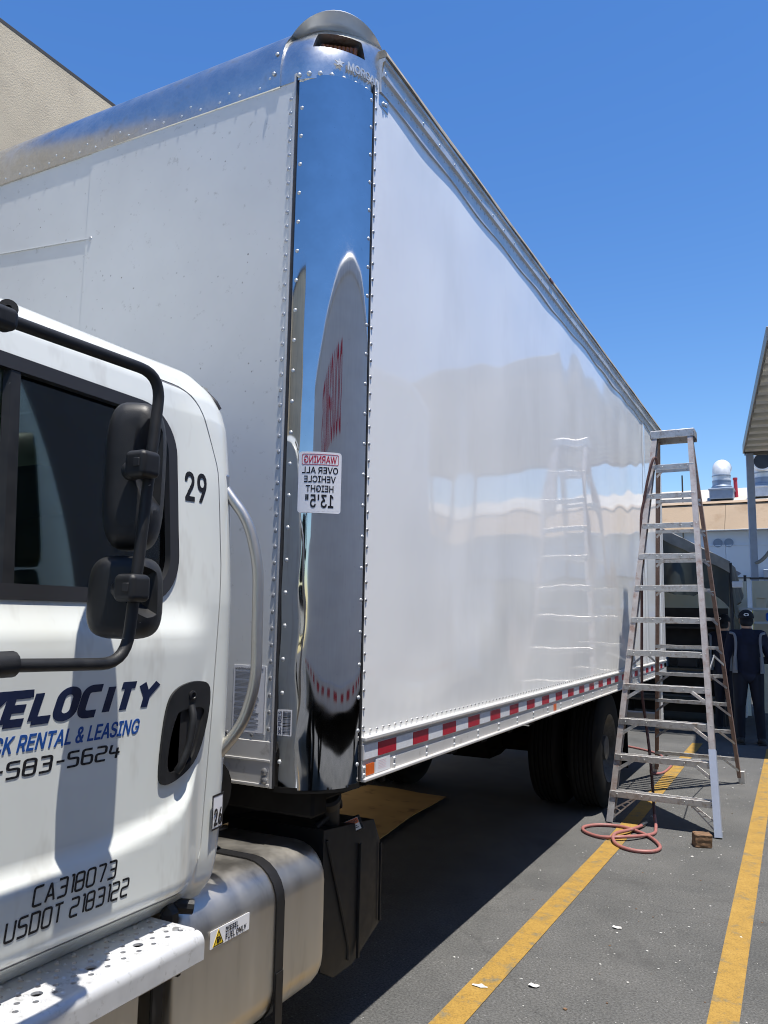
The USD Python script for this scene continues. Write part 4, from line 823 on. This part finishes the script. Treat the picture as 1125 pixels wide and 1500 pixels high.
def scrap(c, r, seed, label):
    q = np.random.RandomState(seed); a = np.linspace(0, 2 * PI, 9, endpoint=False); rr = r * q.uniform(.5, 1.1, 9)
    p = Polygon(np.stack([rr * np.cos(a) * 1.4, rr * np.sin(a) * .8], 1)); m = poly(p, .001).subdivide_to_size(r * .35)
    m.vertices[:, 2] += .003 + r * .35 * meshkit.noise(m.vertices / r * 1.6 + seed, seed); m.apply_translation((*c, 0))
    single('paper_scrap', m, 'paper', label, 'paper scrap', smooth=False)
scrap((.163, .838), .028, 3, 'crumpled white paper scrap lying on the left yellow line')
scrap((.365, .962), .022, 5, 'white paper scrap on bare asphalt between the yellow lines, nearest the camera')
scrap((.541, 1.836), .022, 8, 'thin white strip of paper on the asphalt halfway to the hose')
q = np.random.RandomState(11); ch = []
for _ in range(620):
    x_, y_ = q.uniform(-.1, 1.7), q.uniform(.3, 9) ; s_ = q.choice([.0018, .0028, .004, .007], p=[.45, .33, .19, .03])
    m = bx((-s_, -s_ * q.uniform(.4, 1.5), 0), (s_, s_ * q.uniform(.4, 1.5), s_ * .6)); m.apply_transform(trimesh.transformations.rotation_matrix(q.uniform(0, 6), (0, 0, 1))); m.apply_translation((x_, y_, .001)); ch.append(m)
single('pale_debris', ch[:480], 'paper', 'scattered pale chips and crumbs over the asphalt', 'debris', kind='stuff', smooth=False)
single('dark_debris', ch[480:], 'wood', 'scattered dark chips and leaf bits over the asphalt', 'debris', kind='stuff', smooth=False)

# =========================================================================== CANOPY
EA, EB = np.array([1.275, 7.75, 5.0]), np.array([.585, 14.75, 5.0]); ed = (EB - EA) / np.linalg.norm(EB - EA); en = np.array([-ed[1], ed[0], 0]); en = en if en[0] > 0 else -en
CN = thing('metal_canopy', 'tall metal carport canopy with ribbed underside on grey posts at the right edge', 'canopy', tuple(EB * (1, 1, 0)))
def onc(m, o): return place(m, en, ed, ZU, o)
LC = np.linalg.norm(EB - EA)
put(CN, 'roof_sheet', onc(bx((0, 0, .16), (5.5, LC, .19)), EA), 'canopy_pan')
put(CN, 'edge_beam', [onc(bx((-.03, -.02, .02), (.0, LC + .02, .20), .006), EA)], 'canopy_steel')
put(CN, 'end_beam', onc(bx((0, -.03, 0), (5.5, .0, .24), .006), EA), 'canopy_steel')
put(CN, 'end_beam', onc(bx((0, LC, -.02), (5.5, LC + .03, .24), .006), EA), 'canopy_steel')
for k_ in range(13):
    put(CN, 'roof_rib', onc(loft([[(x_, .12 + k_ * .54 + u_, z_) for u_, z_ in ((0, .16), (.06, .02), (.26, .02), (.32, .16))] for x_ in (.005, 2.7, 5.48)]), EA), 'purlin', 20)
for yy_, zz_ in ((LC - .10, 1.85),):
    pb = EA + ed * yy_ + en * .09
    pp = put(CN, 'post', [onc(bx((-.07, -.07, 1.85), (.07, .07, 4.99), .008), pb * (1, 1, 0))], 'post_grey')
    put(pp, 'yellow_base', onc(bx((-.074, -.074, .02), (.074, .074, 1.86), .008), pb * (1, 1, 0)), 'post_yellow')
    put(pp, 'base_plate', onc(bx((-.13, -.13, 0), (.13, .13, .02), .004), pb * (1, 1, 0)), 'canopy_steel')
    put(pp, 'brace', tube(smoothpath([pb * (1, 1, 0) + (.02, -.05, 2.78), pb * (1, 1, 0) + (.16, -.05, 2.86), pb * (1, 1, 0) + (.34, -.05, 3.1), pb * (1, 1, 0) + (.6, -.05, 3.6)], 6), .035, 8), 'canopy_steel', 60)
for xx_ in (5.2,):
    for yy_ in (.2, LC - .2):
        put(CN, 'post', onc(bx((xx_ - .07, yy_ - .07, -5.0), (xx_ + .07, yy_ + .07, .1), .008), EA), 'post_grey')
put(CN, 'post', onc(bx((3.0, .13, -5.0), (3.14, .27, .1), .008), EA), 'post_grey')

# =========================================================================== REAR BUILDING
FY = 17.0
FB = thing('workshop_building', 'low workshop with tan sloped parapet over a pale wall at the back of the yard', 'building', (0, FY, 0))
put(FB, 'wall', bx((-14, FY, 0), (14, FY + .2, 3.69)), 'facade_white')
for k_ in range(14):
    x0 = -14 + k_ * 2; put(FB, 'wall_panel', bx((x0 + .004, FY - .02, 0), (x0 + 1.996, FY - .0005, 3.35), .003), 'facade_white')
put(FB, 'wall_trim', bx((-14, FY - .03, 3.35), (14, FY - .0005, 3.372), .003), 'facade_white')
for k_ in range(8):
    x0 = -14 + k_ * 3.5
    put(FB, 'parapet_panel', hull([(x0 + .004, FY - .12, 3.715), (x0 + 3.496, FY - .12, 3.715), (x0 + .004, FY + .5, 4.40), (x0 + 3.496, FY + .5, 4.40), (x0 + .004, FY + .3, 3.715), (x0 + 3.496, FY + .3, 3.715), (x0 + .004, FY + .7, 4.40), (x0 + 3.496, FY + .7, 4.40)]), 'parapet', False)
put(FB, 'parapet_sill', bx((-14, FY - .15, 3.692), (14, FY + .1, 3.714), .004), 'shelf_white')
put(FB, 'coping', hull([(-14, FY + .45, 4.405), (14, FY + .45, 4.405), (-14, FY + .75, 4.50), (14, FY + .75, 4.50), (-14, FY + .75, 4.405), (14, FY + .75, 4.405)]), 'parapet', False)
put(FB, 'roof', hull([(-14, FY + .76, 4.45), (14, FY + .76, 4.45), (-14, FY + 3.4, 5.20), (14, FY + 3.4, 5.20), (-14, FY + 9, 4.6), (14, FY + 9, 4.6), (-14, FY + .76, 4.3), (14, FY + .76, 4.3), (-14, FY + 9, 4.3), (14, FY + 9, 4.3)]), 'roof_white', False)
put(FB, 'wall_lamp_bracket', [bx((1.02, FY - .10, 3.55), (1.06, FY - .021, 3.75), .004)], 'canopy_steel')
for i_, x_ in enumerate((.14, .37)):
    put(FB, 'round_plate', lathe([(0, 0), (.10, 0), (.10, .01), (.085, .012), (.085, .006), (0, .006)], (x_ - .30, FY - .02, 3.42 - .0), (0, -1, 0), 20), 'curb_blue')
put(FB, 'conduit', [rod((-14, FY - .05, 2.62), (14, FY - .05, 2.62), .018, 6), rod((.85, FY - .05, 0), (.85, FY - .05, 2.62), .018, 6), rod((-.9, FY - .05, 2.62), (-.9, FY - .05, 3.69), .018, 6)], 'canopy_steel', 40)
put(FB, 'junction_box', bx((.76, FY - .14, 2.45), (.96, FY - .021, 2.80), .01), 'curb_blue')
VY = 18.35
def vent(x, y, back, label, blue):
    z0 = 4.46 + (y - FY - .76) * .28
    V_ = thing('roof_vent', label, 'roof vent', (x, y, z0 - .01), 'roof vents on the workshop roof')
    put(V_, 'curb', [bx((x - .27, y - .25, z0 - .02), (x + .27, y + .25, z0 + .22), .01), bx((x - .29, y - .27, z0 + .20), (x + .29, y + .27, z0 + .245), .01)], blue, 20)
    r = .21; 
    put(V_, 'collar', [lathe([(r * 1.15, 0), (r * 1.15, .06), (r * 1.02, .09), (r * 1.02, 0), (r * 1.15, 0)], (x, y, z0 + .24), n=28), lathe([(0, 0), (r * 1.02, 0), (r * 1.02, .2), (0, .2)], (x, y, z0 + .25), n=28)], 'curb_blue', 40)
    P_ = [(x, y, z0 + .42), (x, y, z0 + .56)]
    sgn = 1 if back else -1
    for t in np.linspace(.2, PI / 2 * 1.05, 9): P_.append((x, y + sgn * (.26 - .26 * math.cos(t)), z0 + .56 + .26 * math.sin(t)))
    put(V_, 'duct', tube(P_, r, 26), 'galv', 40)
    for h_ in (.30, .43, .56): put(V_, 'duct_band', lathe([(r * .99, 0), (r * 1.05, 0), (r * 1.05, .025), (r * .99, .025), (r * .99, 0)], (x, y, z0 + h_), n=26), 'curb_blue', 40)
    mth = np.array(P_[-1]); dr = mth - np.array(P_[-2]); dr /= np.linalg.norm(dr)
    put(V_, 'mouth', [lathe([(r * .93, -.02), (r * 1.06, -.02), (r * 1.06, .05), (r * .93, .05), (r * .93, -.02)], mth, dr, 26)], 'galv', 40)
    put(V_, 'screen', lathe([(0, 0), (r * .95, 0), (r * .95, .006), (0, .006)], mth + dr * .012, dr, 26), 'dark_item')
vent(-.14, VY, True, 'round-topped galvanised roof vent turned away, left of the red pipe', 'curb_blue')
vent(.80, VY + .1, False, 'galvanised roof vent with its dark mouth showing, behind the canopy post', 'galv')
single('red_pipe', [rod((.17, VY + .3, 4.5), (.15, VY + .3, 5.17), .045, 8), lathe([(0, 0), (.055, 0), (.055, .05), (0, .05)], (.15, VY + .3, 5.14), n=10)], 'red_paint', 'short red vent pipe on the roof between the two vents', 'pipe')
SK = thing('skylight', 'low white domed skylight on the workshop roof behind the red pipe', 'skylight', (.5, VY + 1.6, 4.5))
put(SK, 'frame', bx((.15, VY + 1.2, 4.5), (1.0, VY + 2.0, 4.82), .01), 'coping')
put(SK, 'dome', loft([[(.575 + .42 * s_ * math.cos(a), VY + 1.6 + .39 * s_ * math.sin(a), 4.82 + h_) for a in np.linspace(0, 2 * PI, 24, endpoint=False)] for s_, h_ in ((1, 0), (.97, .06), (.85, .13), (.6, .19), (.3, .22), (.08, .225))]), 'dome_white', 60)
single('roof_mast', [rod((-1.0, FY + .9, 4.4), (-1.0, FY + .9, 5.2), .02, 6), bx((-1.05, FY + .86, 4.42), (-.95, FY + .94, 4.5), .01)], 'coping', 'thin dark mast standing on the workshop roof, seen through the ladder', 'mast')

# left building
LB = thing('stucco_building', 'tall beige stucco building rising behind the truck at top left', 'building', (-5.2, 0, 0))
put(LB, 'wall', bx((-12, -30, 0), (-5.0, 9.5, 7.12)), 'stucco_beige', False)
put(LB, 'coping', bx((-12.0, -30.0, 7.122), (-4.998, 9.502, 7.165), .004), 'coping')

LC_ = thing('stucco_building', 'beige stucco building in front of the truck, seen only reflected in the steel post', 'building', (-5, -11, 0))
put(LC_, 'wall', bx((-4.98, -16, 0), (-.55, -9.5, 7.12)), 'stucco_beige', False)
put(LC_, 'coping', bx((-4.98, -16.05, 7.122), (-.50, -9.45, 7.19), .01), 'coping')

# =========================================================================== TENT AND WORK AREA
TN = thing('work_tent', 'dark tarp tent over a cluttered workbench at the back of the yard behind the ladder', 'tent', (-.8, 11, 0))
yt0, yt1 = 9.7, 13.0
def tarp_top():
    def f(u, v):
        x_ = -3.6 + 4.15 * u; z_ = np.interp(x_, [-3.6, -1.6, -.35, .58], [2.55, 3.15, 2.98, 2.45]) + .03 * math.sin(v * 9 + u * 5) * math.sin(u * 14) - .05 * math.sin(PI * v)
        return (x_, yt0 + (yt1 - yt0) * v, z_)
    return grid(f, np.linspace(0, 1, 40), np.linspace(0, 1, 16))
put(TN, 'roof_tarp', tarp_top(), 'tarp', 60)
def drape():
    def f(u, v):
        y_ = yt0 - .02 + 1.3 * u; drop = .78 - .35 * u + .07 * math.sin(u * 11)
        return (.585 + .05 * math.sin(u * 16) * v + .06 * v, y_, 2.47 - v * drop)
    return grid(f, np.linspace(0, 1, 30), np.linspace(0, 1, 12))
def valance():
    def f(u, v):
        x_ = -3.6 + 4.2 * u; top = np.interp(x_, [-3.6, -1.6, -.35, .60], [2.57, 3.17, 3.0, 2.47])
        return (x_, yt0 - .17 + .05 * v, top - .16 * v + .008 * math.sin(u * 60))
    return grid(f, np.linspace(0, 1, 50), np.linspace(0, 1, 4))
put(TN, 'valance', valance(), 'tent_roof', 60)
put(TN, 'hanging_flap', drape(), 'tarp', 60, label='gathered tarp flap hanging down the right side')
def drape2():
    def f(u, v):
        x_ = -3.5 + 4.08 * u; top = np.interp(x_, [-3.6, -1.6, -.35, .58], [2.55, 3.15, 2.98, 2.45]); bot = np.interp(x_, [-3.6, -.5, -.2, .1, .3, .58], [2.0, 2.08, 2.04, 1.95, 2.12, 1.78]) + .03 * math.sin(x_ * 13)
        return (x_, yt0 - .05 + .07 * v * (math.sin(u * 33 + 3 * math.sin(u * 9)) + .5 * math.sin(u * 71 + v * 3)) - .05 * v, top + (bot - top) * v - .02 * v * math.sin(u * 50))
    return grid(f, np.linspace(0, 1, 70), np.linspace(0, 1, 10))
put(TN, 'front_flap', drape2(), 'tarp', 60)
put(TN, 'ridge_pole', [rod((-3.6, yt0 - .05, 2.52), (-1.6, yt0 - .05, 3.15), .02, 8), rod((-1.6, yt0 - .05, 3.15), (-.35, yt0 - .05, 3.0), .02, 8), rod((-.35, yt0 - .05, 3.0), (.60, yt0 - .05, 2.46), .016, 8)], 'ink_grey', 50)
for x_, y_, h_ in ((.60, yt0, 2.46), (.60, yt1, 2.46), (-3.6, yt0, 2.52), (-3.6, yt1, 2.52)):
    put(TN, 'pole', rod((x_, y_, 0), (x_, y_, h_), .025, 8), 'dark_item', 50)
put(TN, 'back_panel', bx((-3.6, yt1 - .05, 0), (.62, yt1, 2.35)), 'tent_panel')
WB = thing('workbench', 'dark cluttered workbench under the tarp tent, seen through the ladder', 'workbench', (-.3, 11, 0))
put(WB, 'bench_top', bx((-1.6, 10.6, .86), (.42, 11.3, .90), .006), 'dark_wood')
for x_, y_ in ((-1.55, 10.65), (.36, 10.65), (-1.55, 11.25), (.36, 11.25)): put(WB, 'leg', bx((x_ - .03, y_ - .03, 0), (x_ + .03, y_ + .03, .86)), 'dark_item')
put(WB, 'lower_shelf', bx((-1.52, 10.62, .38), (.36, 11.26, .41)), 'dark_wood')
SH = thing('storage_rack', 'dark metal storage rack with pale shelf edges under the tarp tent', 'shelf', (-.2, 11.8, 0))
for z_ in (.35, .75, 1.15, 1.5): put(SH, 'shelf', bx((-1.2, 11.5, z_), (.38, 11.95, z_ + .035), .004), 'shelf_white' if z_ < 1.3 else 'dark_item')
for x_ in (-1.2, .36): put(SH, 'upright', bx((x_ - .02, 11.5, 0), (x_ + .02, 11.95, 1.75)), 'dark_item')
put(SH, 'back_sheet', bx((-1.2, 11.96, .1), (.38, 11.98, 1.85)), 'dark_item')
for i_, (x_, y_, z_, w_, h_, m_, lb) in enumerate([(-.15, 10.9, .90, .30, .26, 'dark_item', 'black machine standing on the workbench under the tent'), (-.55, 10.85, .90, .22, .16, 'curb_blue', 'bluish grey toolbox on the workbench under the tent'), (.22, 10.9, .90, .16, .2, 'board', 'small tan carton at the right end of the workbench')]):
    B_ = thing(('machine', 'toolbox', 'carton')[i_], lb, ('machine', 'toolbox', 'box')[i_], (x_, y_, z_))
    put(B_, 'body', bx((x_ - w_ / 2, y_ - .14, z_ + .002), (x_ + w_ / 2, y_ + .14, z_ + h_), .015), m_)
    if i_ < 2: put(B_, 'handle', tube(bend([(x_ - w_ * .3, y_, z_ + h_), (x_ - w_ * .3, y_, z_ + h_ + .05), (x_ + w_ * .3, y_, z_ + h_ + .05), (x_ + w_ * .3, y_, z_ + h_)], .02, 4), .008, 6), 'rivet', 50)
    else: put(B_, 'flap', bx((x_ - w_ / 2, y_ - .16, z_ + h_ + .001), (x_ + w_ / 2, y_ - .02, z_ + h_ + .006)), m_)
# pale board partitions right of the tent
PB = thing('board_partition', 'tan plywood partition boards standing behind the person at the right', 'partition', (1.0, 13.4, 0))
for k_ in range(6):
    x0 = .68 + k_ * .62; put(PB, 'board', bx((x0 + .006, 13.4, .02), (x0 + .612, 13.44, 2.38 + .02 * (k_ % 2)), .006), 'board')
put(PB, 'top_rail', bx((.66, 13.37, 2.405), (4.4, 13.47, 2.44), .004), 'coping')
SR = thing('wall_shelf', 'narrow white shelf at head height behind the person in the cap', 'shelf', (1.1, 12.9, 0))
put(SR, 'shelf_board', bx((.50, 12.6, 1.835), (3.2, 12.95, 1.875), .005), 'shelf_white')
put(SR, 'shelf_board', bx((.74, 12.6, 1.60), (3.2, 12.95, 1.64), .005), 'shelf_white')
for x_ in (.54, 3.1): put(SR, 'upright', bx((x_ - .025, 12.62, 0), (x_ + .025, 12.93, 1.835)), 'shelf_white')
single('blue_bag', rbx((.92, 12.62, 1.642), (1.22, 12.85, 1.80), .05, 2), 'blue_item', 'bright blue plastic bag on the lower white shelf at the right edge', 'bag')

q = np.random.RandomState(5); gx = .78
goods = [('carton', 'board', .16, .17), ('bottle', 'shelf_white', .08, .22), ('bottle', 'dark_item', .07, .19), ('carton', 'shelf_white', .20, .13), ('bottle', 'post_yellow', .08, .20), ('carton', 'dark_item', .18, .16)]
gl = ['tan carton standing on the upper white shelf behind the person', 'white plastic bottle next to the tan carton on the upper shelf', 'dark bottle beside the white bottle on the upper shelf', 'low white box on the upper shelf right of the dark bottle', 'yellow bottle on the upper shelf right of the low white box', 'dark box at the right end of the upper shelf goods']
for (kind_, m_, w_, h_), lb in zip(goods, gl):
    c_ = (gx + w_ / 2, 12.78, 1.876)
    if kind_ == 'carton':
        g_ = thing('carton', lb, 'box', c_); put(g_, 'body', bx((c_[0] - w_ / 2, 12.68, 1.876), (c_[0] + w_ / 2, 12.88, 1.876 + h_), .004), m_); put(g_, 'flap', bx((c_[0] - w_ / 2, 12.66, 1.877 + h_), (c_[0] + w_ / 2, 12.78, 1.882 + h_)), m_)
    else:
        g_ = thing('bottle', lb, 'bottle', c_); put(g_, 'body', lathe([(0, 0), (w_ / 2, 0), (w_ / 2, h_ * .62), (w_ * .2, h_ * .8), (w_ * .18, h_ * .9), (0, h_ * .9)], c_, n=16), m_, 40); put(g_, 'bottle_cap', lathe([(0, h_ * .9), (w_ * .24, h_ * .9), (w_ * .24, h_), (0, h_)], c_, n=12), 'red_paint', 40)
    gx += w_ + .05
FL = thing('floodlight', 'small white floodlight on the tent corner post, left of the board partition', 'lamp', (.64, 9.75, 2.15))
put(FL, 'housing', [rbx((.62, 9.60, 2.10), (.76, 9.70, 2.19), .015, 2)], 'shelf_white', 40); put(FL, 'bracket', [bar((.60, 9.70, 2.12), (.66, 9.66, 2.12), .02, .02)], 'dark_item')

# =========================================================================== PEOPLE
def capsule_chain(J, B, edge=.022, it=6):
    parts = None
    for a, b in B:
        s = [trimesh.creation.icosphere(2, J[k_][1]).vertices * (J[k_][2] if len(J[k_]) > 2 else (1, 1, 1)) + J[k_][0] for k_ in (a, b)]
        m = man(hull(np.vstack(s))); parts = m if parts is None else parts + m
    m = tri(parts.refine_to_length(edge)); m.merge_vertices(); trimesh.smoothing.filter_taubin(m, iterations=it); return m
def person(base, turn, label, s=1.0, right_bent=True, beard=False):
    p = thing('person', label, 'person', base)
    rot = trimesh.transformations.rotation_matrix(turn, (0, 0, 1)); 
    def W_(m): m = m.copy(); m.apply_scale(s); m.apply_transform(rot); m.apply_translation(base); return m
    v = np.array
    # local frame: faces +y, right hand +x, height 1.78
    J = {'hipL': (v([-.09, 0, .92]), .105), 'hipR': (v([.09, 0, .92]), .105), 'knL': (v([-.115, .02, .50]), .070), 'knR': (v([.115, .02, .50]), .070), 'anL': (v([-.125, -.02, .10]), .055), 'anR': (v([.13, -.02, .10]), .055)}
    put(p, 'trousers', W_(capsule_chain(J, [('hipL', 'hipR'), ('hipL', 'knL'), ('knL', 'anL'), ('hipR', 'knR'), ('knR', 'anR')])), 'trouser', 60)
    eR, wR = (v([.30, .08, 1.12]), v([.22, .30, 1.10])) if right_bent else (v([.27, -.03, 1.14]), v([.29, .05, .90]))
    eL, wL = v([-.27, -.03, 1.14]), v([-.28, .07, .89])
    J = {'pel': (v([0, 0, .95]), .155, (1.1, .8, 1)), 'wst': (v([0, 0, 1.10]), .150, (1.08, .82, 1)), 'chest': (v([0, -.01, 1.32]), .165, (1.12, .80, 1)), 'shl': (v([-.175, 0, 1.445]), .075), 'shr': (v([.175, 0, 1.445]), .075), 'nk': (v([0, -.01, 1.50]), .075),
         'eL': (eL, .058), 'wL': (wL, .046), 'eR': (eR, .058), 'wR': (wR, .046)}
    put(p, 'jacket', W_(capsule_chain(J, [('pel', 'wst'), ('wst', 'chest'), ('chest', 'nk'), ('shl', 'shr'), ('chest', 'shl'), ('chest', 'shr'), ('shl', 'eL'), ('eL', 'wL'), ('shr', 'eR'), ('eR', 'wR')])), 'navy_cloth', 60)
    # grey armhole band and side panel
    for sgn in (-1, 1):
        P_ = [(sgn * (.115 + .03 * abs(math.sin(t)) * 0) + sgn * .02 * math.cos(t), -.150 + .03 * (1 - math.cos(t)) - .0 * t, 1.50 - .40 * t / PI) for t in np.linspace(.25, PI, 10)]
        put(p, 'sleeve_band', W_(tube(smoothpath([(sgn * .215, -.06, 1.475), (sgn * .165, -.108, 1.455), (sgn * .150, -.130, 1.36), (sgn * .155, -.130, 1.25), (sgn * .165, -.118, 1.12), (sgn * .16, -.122, .98)], 5), .017, 8)), 'grey_cloth', 60)
        put(p, 'side_panel', W_(hull([(sgn * .145, -.128, 1.16), (sgn * .186, -.085, 1.16), (sgn * .14, -.128, .94), (sgn * .20, -.06, .94), (sgn * .14, -.10, 1.16), (sgn * .14, -.09, .94)])), 'grey_cloth', 40)
    # head with face, ears; one continuous mesh with the neck
    J = {'nk': (v([0, -.01, 1.50]), .058), 'jaw': (v([0, .035, 1.585]), .062), 'cr': (v([0, .0, 1.67]), .094, (.86, 1.02, 1.05)), 'nose': (v([0, .100, 1.628]), .014), 'chin': (v([0, .075, 1.565]), .026), 'earL': (v([-.082, -.005, 1.635]), .020, (.5, .8, 1.4)), 'earR': (v([.082, -.005, 1.635]), .020, (.5, .8, 1.4)), 'br': (v([0, .075, 1.66]), .03)}
    put(p, 'head', W_(capsule_chain(J, [('nk', 'cr'), ('jaw', 'cr'), ('jaw', 'chin'), ('br', 'nose'), ('cr', 'earL'), ('cr', 'earR'), ('nk', 'jaw'), ('cr', 'br')], .012, 4)), 'skin', 60)
    put(p, 'hair', W_(hull(trimesh.creation.icosphere(2, .094).vertices * (.94, .86, .95) + (0, -.028, 1.635))), 'cap_cloth', 60)
    crown = trimesh.creation.icosphere(3, .108); crown.vertices *= (.92, 1.06, 1.0); crown = crown.slice_plane((0, 0, -.012), (0, 0, 1), cap=True, engine='earcut'); crown.apply_translation((0, -.005, 1.685))
    brim = hull([(math.sin(a) * .085, .10 + .085 * math.cos(a), 1.672 - .012 * math.cos(a)) for a in np.linspace(-1.6, 1.6, 12)] + [(math.sin(a) * .085, .10 + .085 * math.cos(a), 1.680 - .012 * math.cos(a)) for a in np.linspace(-1.6, 1.6, 12)])
    cp = put(p, 'cap', [W_(crown), W_(brim)], 'cap_cloth', 50)
    put(cp, 'cap_emblem', [W_(lathe([(.016, 0), (.030, 0), (.030, .004), (.016, .004), (.016, 0)], (0, 0, 0), n=18).apply_scale((1.1, .75, 1)).apply_transform(trimesh.transformations.rotation_matrix(PI / 2 + .35, (1, 0, 0))).apply_translation((-.005, -.119, 1.722)))], 'shelf_white', 40)
    for sgn, w_, f_ in ((-1, wL, (wL - eL)), (1, wR, (wR - eR))):
        f_ = f_ / np.linalg.norm(f_); side = np.cross(f_, (0, 0, 1)) if abs(f_[2]) < .8 else v([0, 1.0, 0]); side = side / np.linalg.norm(side); nrm = np.cross(side, f_)
        J = {'w': (w_, .026), 'p': (w_ + f_ * .075, .026)}; B_ = [('w', 'p')]
        for k_, (o_, ln) in enumerate(((-.027, .062), (-.009, .072), (.009, .068), (.026, .052))):
            J[f'k{k_}'] = (w_ + f_ * .085 + side * o_, .0115); J[f'm{k_}'] = (w_ + f_ * (.085 + ln * .55) + side * o_ * 1.1 + nrm * .012, .0095); J[f't{k_}'] = (w_ + f_ * (.085 + ln * .85) + side * o_ * 1.1 + nrm * .034, .008)
            B_ += [('p', f'k{k_}'), (f'k{k_}', f'm{k_}'), (f'm{k_}', f't{k_}')]
        J['th0'] = (w_ + f_ * .035 + side * -.03, .013); J['th1'] = (w_ + f_ * .075 + side * -.052 + nrm * .015, .010); J['th2'] = (w_ + f_ * .10 + side * -.05 + nrm * .03, .009); B_ += [('w', 'th0'), ('th0', 'th1'), ('th1', 'th2')]
        put(p, 'hand', W_(capsule_chain(J, B_, .006, 3)), 'skin', 60)
    for sgn, an in ((-1, -.125), (1, .13)):
        put(p, 'shoe', [W_(hull(np.vstack([trimesh.creation.icosphere(2, 1).vertices * (.048, .05, .05) + (an, -.05, .052), trimesh.creation.icosphere(2, 1).vertices * (.050, .06, .036) + (an + sgn * .015, .13, .037)]))), W_(bx((an - .05, -.105, 0), (an + .055, .19, .022), .01))], 'shoe', 40)
    return p
person((.80, 9.35, 0), math.radians(8), 'person in navy jacket with grey side bands and dark cap, back turned, under the canopy', 1.0, True)
person((.44, 10.3, 0), math.radians(-25), 'second person in dark jacket and cap, mostly hidden behind the ladder rail', .97, False)

# =========================================================================== NEIGHBOURING TRUCK (only its reflection shows)
X2 = 2.2
N_ = thing('parked_truck', 'white box truck with red lettering parked opposite, seen only reflected in the steel post', 'box truck', (X2 + 1.2, 0, 0))
nb = put(N_, 'cargo_box', bx((X2, -5.2, 1.05), (X2 + 2.5, 5.9, 4.0), .05), 'truck_grey', 30)
put(nb, 'top_rail', bx((X2 - .02, -5.2, 3.90), (X2 + 2.52, 5.92, 4.10), .05), 'galv')
put(nb, 'bottom_rail', bx((X2 - .02, -5.2, .98), (X2 + .1, 5.92, 1.16), .01), 'rail_paint')
for k_ in range(17): put(nb, 'reflective_tape', bx((X2 - .0225, -5.1 + k_ * .64, 1.05), (X2 - .0202, -4.8 + k_ * .64, 1.11)), 'tape_red')
put(nb, 'red_lettering', [place(words('DOUGHNUTS', .62, 2.3, slant=.15, depth=.004), -YU, ZU, -XU, (X2 - .002, -.55, 2.85))], 'ink_red', False)
for y_ in (-3.6, 3.9): 
    put(N_, 'wheel', lathe([(.28, -.14), (.42, -.15), (.5, -.10), (.5, .10), (.42, .15), (.28, .14), (.28, -.14)], (X2 + .18, y_, .5), (1, 0, 0), 32), 'rubber', 40)
    put(N_, 'wheel', lathe([(.28, -.14), (.42, -.15), (.5, -.10), (.5, .10), (.42, .15), (.28, .14), (.28, -.14)], (X2 + 2.3, y_, .5), (1, 0, 0), 32), 'rubber', 40)
put(N_, 'chassis', [bx((X2 + .8, -7, .6), (X2 + .9, 5.8, 1.04)), bx((X2 + 1.6, -7, .6), (X2 + 1.7, 5.8, 1.04))], 'chassis')
put(N_, 'cab', [loft([[(X2 + 1.25 + s_ * w_, y_, z_) for s_, z_ in ((-1, .7), (-1, 1.7), (-.9, h_), (.9, h_), (1, 1.7), (1, .7))] for y_, w_, h_ in ((-5.5, 1.1, 2.5), (-6.6, 1.1, 2.45), (-7.2, 1.05, 1.75), (-8.2, .95, 1.5))])], 'cab_white', 30)
